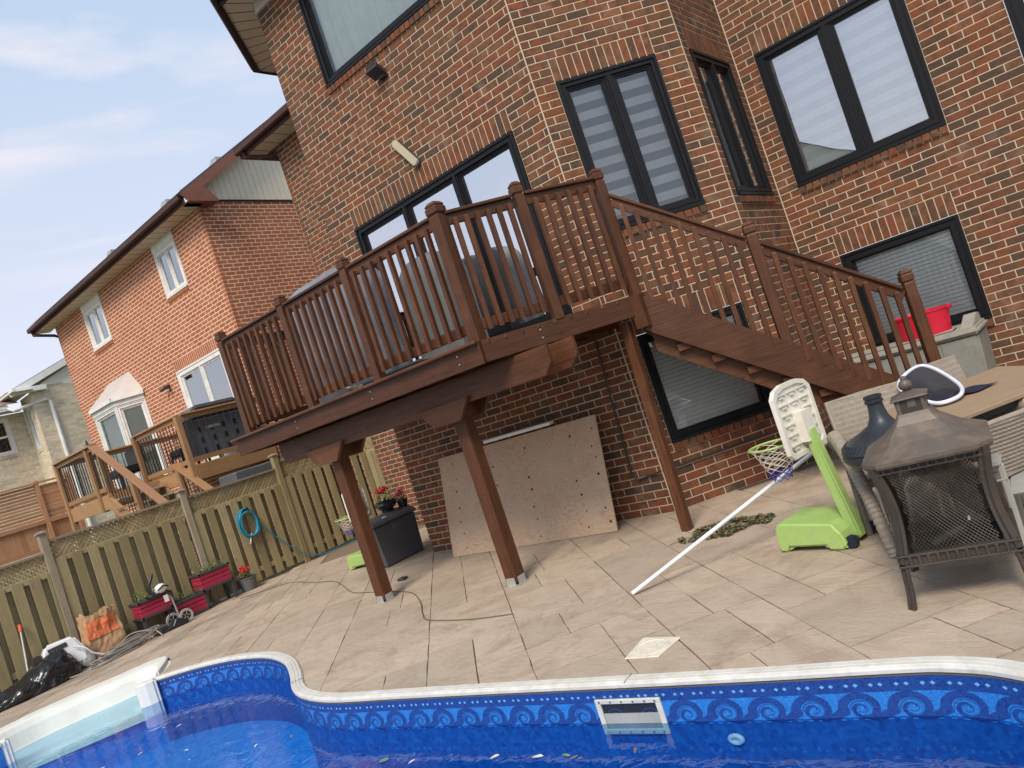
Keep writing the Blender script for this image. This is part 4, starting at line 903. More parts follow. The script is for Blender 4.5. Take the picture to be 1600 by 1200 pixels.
def rail_run(p0, p1, n_out, nb_, zb=DZ, z2=None, gap=.06):
    """railing between two newels; p0,p1 xy; zb deck heights at both ends"""
    p0, p1 = Vector(p0), Vector(p1); z1 = zb; z2 = zb if z2 is None else z2; d = (p1 - p0).normalized(); a, b_ = p0 + d * gap, p1 - d * gap
    k0 = gap / (p1 - p0).length; za, zc = z1 + (z2 - z1) * k0, z1 + (z2 - z1) * (1 - k0); n = Vector(n_out).normalized()
    piece('top_rail', (*a, za + 1.115), (*b_, zc + 1.115), .095, .028, bevel=.006)
    o = n * .0; piece('sub_rail', (*(a + o), za + 1.055), (*(b_ + o), zc + 1.055), .036, .088)
    piece('bottom_rail', (*(a + o), za + .135), (*(b_ + o), zc + .135), .036, .088)
    ang = math.atan2(n.y, n.x) + math.pi / 2
    for i in range(nb_):
        t = (i + .62) / (nb_ + .24); p = a.lerp(b_, t) + n * .037; inst('baluster', BM[(i * 3 + nb_) % 5], deck, Matrix.Translation((p.x, p.y, za + (zc - za) * t + .075)) @ Matrix.Rotation(ang + rnd.uniform(-.03, .03), 4, 'Z'))
FR = [-7.72, -6.47, -5.385, -4.09]
for i, x in enumerate(FR): newel(x, 4.80, DZ - .01, m_big if i == 3 else m_new)
for a, b_, n in ((0, 1, 9), (1, 2, 8), (2, 3, 9)): rail_run((FR[a], 4.80), (FR[b_], 4.80), (0, -1), n)
N5, N6 = Vector((-3.67, 5.40)), Vector((-3.29, 6.13))
newel(*N5, DZ - .01, m_new, math.atan2(d12.y, d12.x)); newel(*N6, DZ - .15, m_new2, math.atan2(d12.y, d12.x))
rail_run((FR[3], 4.80), N5, n12, 6); rail_run(N5, N6, n12, 6)
rail_run((FR[0], 4.80), (FR[0] - .05, 6.74), (-1, 0), 14)
newel(FR[0] - .05, 6.72, DZ - .01, m_new)
# stairs along the bay wall
SD = Vector((.872, .489)); SN = Vector((.489, -.872)); T0 = Vector((-3.27, 6.11)); SLP = .772
def SP(s, z, off=0): p = T0 + SD * s + SN * off; return (p.x, p.y, z)
LST = 2.70
for off in (.03, -.92):
    mb = MB(); ztop = lambda s: 2.135 - .745 * s; c = frameM((T0.x, T0.y, 0), (SD.x, SD.y, 0), (SN.x, SN.y, 0)) @ Matrix.Identity(4)
    # polygon in (s, z): frame z axis is the outward normal, so y of the frame must be up
    c = Matrix(((SD.x, 0, SN.x, T0.x + SN.x * off), (SD.y, 0, SN.y, T0.y + SN.y * off), (0, 1, 0, 0), (0, 0, 0, 1)))
    mb.prism([(-.02, 2.10), (-.02, 1.84), (.04, 1.78), (2.42, .0), (2.85, .0), (2.85, .03), (.06, 2.125)], c, .042); mb.build('stringer', SW, deck, bevel=.004)
c = Matrix(((SD.x, 0, SN.x, T0.x - SN.x * .075), (SD.y, 0, SN.y, T0.y - SN.y * .075), (0, 1, 0, 0), (0, 0, 0, 1)))
mb = MB(); mb.prism([(.02, 2.0), (.02, 1.62), (2.16, .0), (2.45, .0), (2.5, .10)], c, .04); mb.build('inner_stringer', SW, deck, bevel=.004)
for i in range(1, 9):
    s = .255 * i; z = 1.86 - .745 * s - .02
    if z > .1: piece('tread_block', SP(s - .06, z - .06, -.02), SP(s + .06, z - .06, -.02), .05, .07)
nst = 11
for i in range(1, nst):
    z = DZ - .196 * i; s = .255 * (i - .5)
    if z < .1: break
    piece('tread', SP(s - .0, z, .0), SP(s, z, -.90), .25, .038, mat='stain_wood_worn')
    piece('riser_cleat', SP(s, z - .045, -.02), SP(s, z - .045, -.10), .22, .04)
M1, M2 = 1.09, 2.17
zdk = lambda s: DZ - .14 - .787 * s
newel(*SP(M1, 0, 0)[:2], 1.10, m_new2, math.atan2(SD.y, SD.x)); newel(*SP(M2, 0, 0)[:2], .385, m_new, math.atan2(SD.y, SD.x))
rail_run(N6, SP(M1, 0, 0)[:2], SN, 9, zdk(0), zdk(M1)); rail_run(SP(M1, 0, 0)[:2], SP(M2, 0, 0)[:2], SN, 9, zdk(M1), zdk(M2))
# ------------------------------------------------------------------ side fence (boards, rails, lattice top)
FX = -12.03
fence = empty('board_fence', (FX, 5, 0), 'weathered greenish board fence with lattice top along the patio', 'fence')
def fpiece(name, p0, p1, w, h, mat='fence_wood', up=(0, 0, 1), par=fence, bevel=.003):
    mb = MB(); mb.bar(p0, p1, w, h, up); return mb.build(name, mat, par, bevel=bevel)
PY = [0.9, 1.95, 3.87, 5.93, 7.72, 9.75]; TOPZ = [1.62, 1.62, 1.77, 1.75, 1.86]; LATH = [.30, .30, .29, .30, .33]
for i, y in enumerate(PY):
    zt = (TOPZ[min(i, 4)] + .12); fpiece('fence_post', (FX + .02, y, 0), (FX + .02, y, zt), .10, .10, 'fence_grey' if i < 4 else 'fence_wood', up=(0, 1, 0), bevel=.006)
    mb = MB(); mb.lathe([(.098, 0), (.098, .018), (.0, .045)], sq=4, c=(FX + .02, y, zt)); mb.build('post_cap', 'fence_grey', fence)
def lattice(y0, y1, z0, z1, x, par, mat='fence_wood', w=.034, pitch=.074, axis='Y'):
    mb = MB(); H = z1 - z0
    for sgn in (1, -1):
        t = y0 - H
        while t < y1 + H:
            a, b_ = (t, z0), (t + H, z1)
            if sgn < 0: a, b_ = (t + H, z0), (t, z1)
            pts = []
            lo, hi = max(y0, min(a[0], b_[0])), min(y1, max(a[0], b_[0]))
            if hi - lo > .02:
                fz = lambda yy: a[1] + (b_[1] - a[1]) * (yy - a[0]) / (b_[0] - a[0]); o = .004 * sgn
                if axis == 'Y': mb.bar((x + o, lo, fz(lo)), (x + o, hi, fz(hi)), .007, w)
                else: mb.bar((lo, x + o, fz(lo)), (hi, x + o, fz(hi)), .007, w, up=(0, 0, 1))
            t += pitch
    o = mb.build('lattice', mat, par); tag(o, kind='stuff')
BW = .138
bmesh_ = []
for v in range(6):
    mb = MB(); w = rnd.uniform(-.003, .003); mb.mbox(Matrix.Identity(4), .018, BW + w, 1.0, rnd.random()); mb.uv = [(u, q) for u, q in mb.uv]; bmesh_.append([mb, None])
for i in range(5):
    y0, y1 = PY[i] + .05, PY[i + 1] - .05; zt = TOPZ[i]; zb = zt - LATH[i]
    fpiece('cap_rail', (FX, y0, zt), (FX, y1, zt), .09, .036, 'fence_grey'); fpiece('fence_rail', (FX, y0, zb), (FX, y1, zb), .05, .075); fpiece('fence_rail', (FX - .0, y0, .22), (FX, y1, .22), .045, .085)
    lattice(y0, y1, zb + .03, zt - .015, FX, fence)
    y = y0 + .01; k = 0
    while y < y1 - .04:
        yb = min(y + BW, y1 - .005); side = 1 if k % 2 == 0 else -1
        x = FX + .038 * side; mb = MB(); dz = rnd.uniform(-.008, .008); ztb = zb + (.02 if side > 0 else -.01); lean = rnd.uniform(-.006, .006)
        mb.bar((x, (y + yb) / 2 + lean, .045 + dz), (x, (y + yb) / 2 - lean, ztb + dz), .018, yb - y, up=(0, 1, 0)); 
        mb.build('fence_board', 'fence_wood' if side > 0 else 'fence_shaded', fence, bevel=.002); y += BW * .80; k += 1
# gate between the fence and the house wing
gate = empty('side_gate', (-11.4, 9.7, 0), 'yellowish wooden gate with lattice between fence and brick wing', 'gate')
GY = 9.72
fpiece('gate_post', (-10.80, 9.35, 0), (-10.80, 9.35, 1.95), .10, .10, 'fence_grey', (0, 1, 0), gate)
for z in (1.93, 1.52, .25): fpiece('gate_rail', (-11.95, GY, z), (-10.86, GY, z), .045, .07, 'fence_wood', par=gate)
lattice(-11.95, -10.86, 1.56, 1.90, GY, gate, axis='X')
for k in range(8): fpiece('gate_board', (-11.88 + k * .138, GY - .03, .06), (-11.88 + k * .138, GY - .03, 1.50), .122, .018, 'fence_wood', (0, 1, 0), gate)
# small lizard ornament on the gate post
mb = MB(); mb.tube([(-10.84, 9.28, 1.52), (-10.80, 9.27, 1.44), (-10.86, 9.27, 1.34), (-10.80, 9.27, 1.24), (-10.84, 9.27, 1.14), (-10.80, 9.27, 1.06)], [.012, .03, .022, .032, .018, .006], 8)
for z, q in ((1.42, 1), (1.42, -1), (1.26, 1), (1.26, -1)): mb.tube([(-10.82, 9.27, z), (-10.82 + q * .06, 9.26, z + .03), (-10.82 + q * .07, 9.26, z + .06)], .007, 5)
tag(mb.build('wall_ornament', 'galv', smooth=True), 'grey lizard shaped ornament hanging beside the brick wing corner', 'ornament')

# ------------------------------------------------------------------ the neighbour's deck behind the fence
nd = empty('neighbour_deck', (-15, 7.2, 0), 'honey brown wooden deck with black metal balusters behind the fence', 'deck')
def npiece(name, p0, p1, w, h, mat='cedar', up=(0, 0, 1)):
    mb = MB(); mb.bar(p0, p1, w, h, up); return mb.build(name, mat, nd, bevel=.004)
NDZ = 2.28
mb = MB()
def nrail(p0, p1, n, z0=NDZ, z1=None, posts=True, cap='cedar'):
    z1 = z0 if z1 is None else z1; p0, p1 = Vector(p0), Vector(p1)
    npiece('top_rail', (*p0, z0 + .95), (*p1, z1 + .95), .14, .035, cap); npiece('sub_rail', (*p0, z0 + .89), (*p1, z1 + .89), .036, .085); npiece('bottom_rail', (*p0, z0 + .09), (*p1, z1 + .09), .036, .085)
    for i in range(n):
        t = (i + .5) / n; p = p0.lerp(p1, t); z = z0 + (z1 - z0) * t; m = MB(); m.tube([(*p, z + .10), (*p, z + .90)], .009, 6); m.build('metal_baluster', 'black_plastic', nd)
def npost(x, y, za, zb): npiece('deck_post', (x, y, za), (x, y, zb), .10, .10, up=(0, 1, 0))
nrail((-15.15, 6.95), (-13.32, 6.95), 15); nrail((-13.30, 6.98), (-13.30, 8.66), 13)
npost(-13.33, 6.93, NDZ - .26, NDZ + .93); npost(-15.15, 6.93, NDZ - .26, NDZ + .93); npost(-13.33, 8.6, 0, NDZ); npost(-15.15, 7.0, 0, 2.0); npost(-13.36, 7.0, 0, 2.0)
npiece('rim_board', (-15.1, 6.93, NDZ - .13), (-13.36, 6.93, NDZ - .13), .04, .24); npiece('rim_board', (-13.29, 6.99, NDZ - .15), (-13.29, 8.66, NDZ - .15), .04, .28); npiece('rim_board', (-16.68, 6.0, NDZ - .15), (-14.72, 6.0, NDZ - .15), .04, .26); npiece('rim_board', (-14.68, 6.0, NDZ - .15), (-14.68, 6.9, NDZ - .15), .04, .26)
for k in range(12): npiece('deck_board', (-16.7, 7.07 + k * .14, NDZ - .02), (-13.3, 7.07 + k * .14, NDZ - .02), .135, .035)
for k in range(7): npiece('deck_board', (-16.7, 6.08 + k * .14, NDZ - .02), (-14.7, 6.08 + k * .14, NDZ - .02), .135, .035)
nrail((-16.68, 6.0), (-14.75, 6.0), 17, cap='cedar_red'); npost(-16.68, 6.0, 0, NDZ + .93); npost(-15.1, 6.0, NDZ - .3, NDZ + .93); npost(-14.72, 6.05, 0, NDZ + .8); nrail((-16.7, 6.05), (-16.7, 8.65), 22)
# stairs going down to the right, two handrails
npiece('stair_rail', (-14.75, 5.98, 3.2), (-12.72, 5.98, 1.76), .15, .04, 'cedar_red'); npiece('stair_rail', (-13.85, 6.88, 2.42), (-12.85, 6.88, 1.74), .15, .04)
for x, y, za, zb in ((-13.62, 5.98, .9, 2.36), (-12.85, 5.98, .3, 1.8), (-13.75, 6.88, 1.3, 2.32), (-12.9, 6.88, .3, 1.74)): npost(x, y, za, zb)
for i in range(16):
    t = (i + .5) / 16; x = -14.7 + 1.85 * t; z = 3.16 - 1.31 * t; m = MB(); m.tube([(x, 5.98, z - .84), (x, 5.98, z)], .009, 6); m.build('metal_baluster', 'black_plastic', nd)
for i in range(6):
    t = (i + .5) / 6; x = -13.75 + .85 * t; z = 2.36 - .58 * t; m = MB(); m.tube([(x, 6.88, z - .7), (x, 6.88, z)], .009, 6); m.build('metal_baluster', 'black_plastic', nd)
for y in (5.96, 6.5, 6.88): npiece('stringer', (-14.66, y, 2.1), (-12.6, y, .66), .04, .25)
for i in range(7): npiece('tread', (-14.5 + i * .27, 5.98, 2.12 - i * .19), (-14.5 + i * .27, 6.86, 2.12 - i * .19), .26, .035, 'galv')
npiece('stair_wall', (-14.4, 5.9, 1.95), (-13.6, 5.9, 1.95), .03, .02)
# things on the neighbour's deck
g = empty('covered_grill', (-13.9, 7.9, NDZ), 'black barbecue lid rising above the rail of the honey brown deck', 'barbecue')
mb = MB(); mb.box(-14.35, -13.48, 7.35, 8.45, NDZ + .12, NDZ + .82, .5); mb.build('cabinet', 'black_plastic', g, bevel=.02)
mb = MB(); mb.prism([(7.30, 0), (8.45, 0), (8.45, .12), (8.30, .26), (7.45, .26), (7.30, .12)], Matrix(((0, 0, 1, -13.85), (1, 0, 0, 0), (0, 1, 0, NDZ + .84), (0, 0, 0, 1))), .62); mb.build('lid', 'box_grey', g, bevel=.03, seg=2)
mb = MB(); mb.bar((-13.52, 7.42, NDZ + 1.02), (-13.52, 8.36, NDZ + 1.02), .03, .03); mb.build('handle', 'black_plastic', g)
g = empty('storage_cabinet', (-13.6, 7.6, NDZ), 'dark grey slotted plastic storage cabinet behind black balusters', 'cabinet')
mb = MB(); mb.box(-13.46, -13.40, 7.12, 8.5, NDZ + .06, NDZ + .80, .5); mb.build('body', 'box_grey', g, bevel=.01)
mb = MB()
for i in range(5):
    for j in range(3): mb.box(-13.398, -13.392, 7.30 + i * .24, 7.36 + i * .24, NDZ + .16 + j * .2, NDZ + .26 + j * .2)
mb.build('slots', 'black_plastic', g)
mb = MB(); mb.box(-13.398, -13.39, 7.45, 7.75, NDZ + .60, NDZ + .65); mb.build('latch', 'galv', g)
for x0, x1, y0, l, m in ((-15.0, -14.5, 7.4, 'dark cushioned patio chair seen through the black balusters', 'black_plastic'), (-16.2, -15.5, 6.6, 'black covered bundle behind the red brown stair handrail', 'black_plastic')):
    g = empty('patio_chair' if m == 'black_plastic' and x0 > -15.5 else 'covered_bundle', (x0, y0, NDZ), l, 'chair' if x0 > -15.5 else 'cover')
    mb = MB(); mb.box(x0, x1, y0, y0 + .55, NDZ + .30, NDZ + .46); mb.box(x0, x1, y0 + .5, y0 + .6, NDZ + .42, NDZ + .82); mb.build('cushion', m, g, bevel=.04, seg=2)
    for x in (x0 + .03, x1 - .03):
        for y in (y0 + .03, y0 + .55): mb = MB(); mb.box(x - .02, x + .02, y - .02, y + .02, NDZ, NDZ + .32); mb.build('leg', 'charcoal', g)
g = empty('patio_table', (-15.0, 7.9, NDZ), 'pale patio table top glimpsed through the black balusters', 'table')
mb = MB(); mb.box(-15.1, -14.4, 8.1, 8.6, NDZ + .55, NDZ + .58); mb.build('table_top', 'white_vinyl', g)
for x in (-15.05, -14.45):
    for y in (8.15, 8.55): mb = MB(); mb.box(x - .02, x + .02, y - .02, y + .02, NDZ, NDZ + .55); mb.build('leg', 'white_vinyl', g)
mb = MB(); mb.tube([(-15.75, 6.3, NDZ), (-15.75, 6.3, 3.1), (-15.72, 6.3, 3.28), (-15.73, 6.3, 3.45)], [.018, .018, .05, .012], 8); tag(mb.build('folded_umbrella', 'charcoal', smooth=True), 'closed dark parasol standing on the neighbour deck', 'parasol')
g = empty('grey_crate', (-12.75, 7.5, 1.6), 'grey louvred unit under the neighbour deck just above the fence', 'crate'); mb = MB(); mb.box(-13.1, -12.5, 7.2, 8.1, 1.55, 1.92, .5); mb.build('casing', 'box_grey', g, bevel=.02)
mb = MB()
for k in range(6): mb.box(-12.502, -12.49, 7.3 + k * .11, 7.36 + k * .11, 1.72, 1.78)
mb.build('vents', 'black_plastic', g)
# privacy screen between the two far yards
ps = empty('privacy_screen', (-21.7, 7, 0), 'tan cedar privacy screen with horizontal louvre slats at far left', 'fence')
def pp(name, p0, p1, w, h, mat='cedar_red', up=(0, 0, 1)):
    mb = MB(); mb.bar(p0, p1, w, h, up); return mb.build(name, mat, ps)
for y in (4.6, 7.22, 7.98): pp('screen_post', (-21.68, y, 0), (-21.68, y, 3.42), .10, .10, up=(0, 1, 0))
pp('cap_rail', (-21.68, 4.5, 3.36), (-21.68, 8.0, 3.36), .12, .04)
for k in range(11): pp('slat', (-21.7, 4.65, 2.46 + k * .083), (-21.7, 7.17, 2.46 + k * .083), .03, .058)
for k in range(8): pp('screen_board', (-21.7, 7.27, 2.47 + k * .108), (-21.7, 7.93, 2.47 + k * .108), .02, .104)
pp('screen_rail', (-21.66, 4.6, 2.36), (-21.66, 7.95, 2.36), .05, .10); pp('screen_rail', (-21.66, 4.6, 1.70), (-21.66, 7.95, 1.70), .05, .10)
for k in range(24): pp('screen_board', (-21.7, 4.67 + k * .138, 1.74), (-21.7, 4.67 + k * .138, 2.32), .02, .130, up=(0, 1, 0))
pp('screen_base', (-21.68, 4.6, 1.50), (-21.68, 7.6, 1.50), .04, .24)

# ------------------------------------------------------------------ things on our deck
def covered(name, label, cat, x0, x1, y0, y1, h, mat, shoulder=.62, top=.8, seed=1):
    def fn(u, v):
        a = u * 2 * math.pi; c, s_ = math.cos(a), math.sin(a); k = 1 / max(abs(c), abs(s_)) ** .86
        if v < .78: q = v / .78; z = q * h * shoulder; r = 1.0 + .03 * math.sin(a * 7 + seed) * (1 - q); f = 1
        else: q = (v - .78) / .22; z = h * shoulder + (h - h * shoulder) * math.sin(q * math.pi / 2); f = math.cos(q * math.pi / 2) ** .55; r = 1
        w = .022 * noise.noise(Vector((c * 2 + seed, s_ * 2, z * 3)))
        return ((x0 + x1) / 2 + (x1 - x0) / 2 * c * k * f * (r * .78 + w), (y0 + y1) / 2 + (y1 - y0) / 2 * s_ * k * f * (r * .78 + w), DZ + .05 + z)
    mb = MB(); mb.grid(fn, 44, 30, closeu=True); o = mb.build(name, mat, smooth=True); return tag(o, label, cat)
covered('covered_barbecue', 'barbecue under a grey fabric cover in front of the patio door', 'barbecue', -6.15, -5.25, 5.95, 6.60, 1.24, 'grey_cover', .74)
covered('covered_armchair', 'bulky thing under a pale blue grey cover by the left deck railing', 'covered seat', -7.65, -5.85, 5.35, 6.05, 1.42, 'cover_light', .78, seed=4)
bx = empty('flat_black_case', (-5.9, 5.1, DZ), 'flat black case with pale lid lying on the deck boards', 'case')
mb = MB(); mb.box(-6.35, -5.15, 5.15, 5.55, DZ + .0, DZ + .11); mb.build('body', 'black_plastic', bx, bevel=.02); mb = MB(); mb.box(-6.5, -6.0, 5.0, 5.13, DZ, DZ + .05); mb.build('lid', 'galv', bx)
mb = MB(); pts = []
for k in range(60): a = k / 60 * 6.283 * 3; pts.append((-5.93 + .10 * math.cos(a) * (1 + .1 * math.sin(k)), 4.93 + .05 * math.sin(a), DZ + .02 + .06 * (k / 60) + .02 * math.sin(a * 1.3)))
mb.tube(pts, .008, 6); tag(mb.build('rope_coil', 'lid_white', smooth=True), 'small coil of pale rope on the deck edge', 'rope')

# ------------------------------------------------------------------ under and beside the deck
ply = empty('plywood_sheet', (-5.7, 6.5, 0), 'large pinkish plywood sheet leaning on the brick wall under the deck', 'plywood')
M = frameM((-5.70, 6.40, 0.003), (1, 0, 0), (0, -.975, .222)); mb = MB()
mb.uv = []; H = 1.22; Wd = 2.44
mb.mbox(M @ Matrix.Translation((0, H / 2, 0)), Wd, H, .018, .5); mb.build('panel', 'plywood', ply)
mb = MB()
for cx in (-.98, -.30, .20, .86, 1.14):
    for k in range(7):
        x, y = cx + rnd.uniform(-.03, .03), .10 + k * .165 + rnd.uniform(-.03, .03)
        if rnd.random() < .8: mb.lathe([(rnd.uniform(.010, .017), .0095), (.002, .0105)], 7, M=M @ Matrix.Translation((x, y, 0)))
mb.build('nail_holes', 'fascia_brown', ply, kind='stuff')
mb = MB(); mb.bar((-6.10, 6.70, 1.235), (-5.08, 6.70, 1.235), .09, .035); tag(mb.build('white_board', 'white_vinyl'), 'narrow white board resting on top of the plywood sheet', 'board')
sb = empty('storage_box', (-8.4, 6.8, 0), 'dark grey plastic deck box at the corner of the brick house', 'storage box')
mb = MB(); mb.prism([(6.40, .01), (7.10, .01), (7.14, .55), (6.36, .55)], Matrix(((0, 0, 1, -8.36), (1, 0, 0, 0), (0, 1, 0, 0), (0, 0, 0, 1))), .32, .5); mb.build('body', 'box_grey', sb, bevel=.012)
mb = MB(); mb.prism([(-8.55, .56), (-8.17, .56), (-8.17, .59), (-8.22, .625), (-8.36, .675), (-8.50, .66), (-8.55, .62)], frameM((0, 6.75, 0), (1, 0, 0), (0, -1, 0)), .82, .5); ld = mb.build('lid', 'box_lid', sb, bevel=.012)
mb = MB(); mb.box(-8.202, -8.192, 6.68, 6.86, .44, .51); mb.build('handle', 'box_lid', sb, bevel=.004)
mb = MB(); mb.box(-8.262, -8.225, 6.60, 6.66, .628, .645); mb.build('label_plate', 'white_vinyl', ld)
def flowers(name, label, x, y, z, r, h, col, potm, potr, poth, n=26, bowl=False):
    t = empty(name, (x, y, z), label, 'flower pot'); mb = MB()
    if bowl: mb.lathe([(potr * .55, 0), (potr * .62, .015), (potr * .55, .03), (potr * .9, poth * .45), (potr, poth * .7), (potr * .93, poth * .9), (potr * 1.0, poth), (potr * .92, poth), (potr * .85, poth * .85), (0, poth * .8)], 22, (x, y, z))
    else: mb.lathe([(potr * .75, 0), (potr, poth), (potr * 1.06, poth), (potr * 1.06, poth * 1.0 + .012), (potr * .94, poth + .012), (potr * .9, poth * .85), (0, poth * .84)], 22, (x, y, z))
    mb.build('pot', potm, t, smooth=True); lm = MB(); fm = MB()
    for k in range(n * 5):
        a = rnd.uniform(0, 6.28); q = r * math.sqrt(rnd.random()); c = Vector((x + q * math.cos(a), y + q * math.sin(a), z + poth + h * rnd.uniform(.05, .72))); s_ = rnd.uniform(.012, .026)
        u = Vector((rnd.gauss(0, 1), rnd.gauss(0, 1), rnd.gauss(0, .4))).normalized(); v = u.cross(Vector((rnd.gauss(0, .4), rnd.gauss(0, .4), 1))).normalized(); lm.face([c - u * s_, c + v * s_ * .6, c + u * s_, c - v * s_ * .6])
    for k in range(n):
        a = rnd.uniform(0, 6.28); q = r * .85 * math.sqrt(rnd.random()); c = Vector((x + q * math.cos(a), y + q * math.sin(a), z + poth + h * rnd.uniform(.55, 1)))
        for j in range(6):
            s_ = .014; u = Vector((rnd.gauss(0, 1), rnd.gauss(0, 1), rnd.gauss(0, 1))).normalized(); v = u.orthogonal().normalized(); p = c + Vector((rnd.gauss(0, .011), rnd.gauss(0, .011), rnd.gauss(0, .009))); fm.face([p - u * s_, p + v * s_, p + u * s_, p - v * s_])
    lm.build('foliage', 'leaf', t, kind='stuff'); fm.build('blossom', col, t, kind='stuff'); return t
flowers('flower_pot', 'glossy black bowl of red flowers on the grey storage box', -8.40, 6.86, .672, .10, .20, 'flower_red', 'pot_black', .15, .15, bowl=True)
flowers('flower_pot', 'pink geraniums behind the black bowl against the brick wall', -8.34, 7.10, .66, .09, .16, 'flower_pink', 'pot_black', .08, .08)
flowers('flower_pot', 'grey round pot of red flowers beside the upright red planter', -11.78, 6.42, 0, .09, .20, 'flower_red', 'pot_grey', .15, .20)
# child basketball hoops
def hoop(name, label, loc, rz, group=None):
    """built at the origin, shooting side along -x, then placed"""
    t = empty(name, (0, 0, 0), label, 'basketball hoop', group)
    mb = MB(); pr = [(-.40, .03), (-.385, .0), (-.32, .0), (-.30, .035), (-.03, .035), (-.01, .0), (.10, .0), (.12, .03), (.10, .12), (.05, .19), (-.34, .215), (-.385, .19)]
    mb.prism(pr, frameM((0, 0, 0), (1, 0, 0), (0, -1, 0)), .36, .5); mb.build('base', 'lime', t, bevel=.022, seg=3)
    mb = MB(); mb.prism([(.155, .03), (.15, .10), (.045, .82), (-.005, .82), (-.01, .70), (.055, .17), (.03, .08)], frameM((0, 0, 0), (1, 0, 0), (0, -1, 0)), .085, .5); mb.build('pole', 'lime', t, bevel=.014, seg=2)
    mb = MB(); mb.prism([(.128, .16), (.12, .22), (.046, .74), (.034, .74), (.075, .25)], frameM((0, 0, 0), (1, 0, 0), (0, -1, 0)), .087, .5); 
    mb.build('pole_rib', 'lime', t)
    for q in (-.13, .13): mb = MB(); mb.tube([(.135, q - .02, .045), (.135, q + .02, .045)], .042, 14); mb.build('wheel', 'navy', t)
    # backboard: rim frame, recessed plate, ribs on the back, two corner windows
    w, h = .235, .25; zc = .90; bb_ = MB(); Mx = lambda y, z, x: Vector((x, y, z + zc))
    out = [(-w, -h * .85), (-w * .86, -h), (w * .86, -h), (w, -h * .85), (w, h * .70), (w * .80, h * .90), (w * .4, h), (-w * .4, h), (-w * .80, h * .90), (-w, h * .70)]
    inn = [(x * .87, y * .88) for x, y in out]; N = len(out)
    for k in range(N):
        k2 = (k + 1) % N
        a, b_, c, d = out[k], out[k2], inn[k2], inn[k]
        for x in (-.055, -.020): bb_.face([Mx(*a, x), Mx(*b_, x), Mx(*c, x), Mx(*d, x)])
        bb_.face([Mx(*a, -.055), Mx(*b_, -.055), Mx(*b_, -.020), Mx(*a, -.020)]); bb_.face([Mx(*d, -.055), Mx(*c, -.055), Mx(*c, -.020), Mx(*d, -.020)])
    brd = bb_.build('backboard', 'board_white', t)
    pl = MB(); P = [(-.87 * w, -.55 * h), (-.55 * w, -.88 * h), (.55 * w, -.88 * h), (.87 * w, -.55 * h), (.87 * w, .50 * h), (.50 * w, .88 * h), (-.50 * w, .88 * h), (-.87 * w, .50 * h)]
    pl.prism([(y, z + zc) for y, z in P], Matrix(((0, 0, 1, -.040), (1, 0, 0, 0), (0, 1, 0, 0), (0, 0, 0, 1))), .010, .5); pl.build('plate', 'board_white', brd)
    rb = MB()
    for z in (-.17, -.10, -.03, .04, .11, .18):
        for s_ in (-.13, 0, .13):
            if abs(s_) < .05 and -.15 < z < .06: continue
            rb.box(-.034, -.022, s_ - .055, s_ + .055, zc + z, zc + z + .010, .5); rb.box(-.034, -.022, s_ - .02, s_ + .02, zc + z - .022, zc + z - .012, .5)
    rb.box(-.034, .035, -.062, .062, zc - .17, zc + .04, .5); rb.build('ribs', 'board_white', brd)
    R_ = .165; cx = -.055 - R_ - .085; zc2 = .735; mb = MB(); mb.tube([(cx + R_ * math.cos(a / 28 * 6.2832), R_ * math.sin(a / 28 * 6.2832), zc2) for a in range(28)], .0085, 7, closed=True)
    mb.tube([(cx + R_, 0, zc2), (-.05, 0, zc2)], .012, 6); mb.tube([(cx + R_ * .8, .09, zc2), (-.05, .10, zc2 - .02)], .006, 5); mb.tube([(cx + R_ * .8, -.09, zc2), (-.05, -.10, zc2 - .02)], .006, 5); rim = mb.build('rim', 'lime', t, smooth=True)
    for mat, k0, k1, nm in (('rope_white', 0, 8, 'net'), ('rope_blue', 7, 11, 'net_tail')):
        mb = MB(); NS = 7
        for j in range(NS):
            for sg in (1, -1):
                pts = []
                for k in range(k0, k1 + 1):
                    q = k / 11; a = (j + sg * k * .5) / NS * 6.2832; r = R_ * (1 - .62 * q ** .8); pts.append((cx + r * math.cos(a), r * math.sin(a), zc2 - .255 * q))
                mb.tube(pts, .0030, 4, caps=False)
        mb.build(nm, mat, rim)
    t.location = loc; t.rotation_euler = (0, 0, rz); return t
hoop('basketball_hoop', 'toddler basketball hoop with lime green stand beside the dining chairs', (-1.865, 5.17, 0), R(-13))
hoop('basketball_hoop', 'second lime green hoop half hidden behind the left support post', (-8.92, 6.82, 0), R(12))
# white telescopic pole with the leaf skimmer
pl_ = empty('skimmer_pole', (-3.2, 4.5, 0), 'long white pole slanting from the patio up to the table', 'pole')
mb = MB(); mb.tube([(-3.215, 4.515, .018), (-1.45, 6.10, .822)], .0155, 12); mb.build('tube', 'white_plastic', pl_, smooth=True)
mb = MB(); mb.tube([(-1.45, 6.10, .822), (-1.31, 5.86, .89)], .012, 10); mb.build('handle_socket', 'galv', pl_, smooth=True)
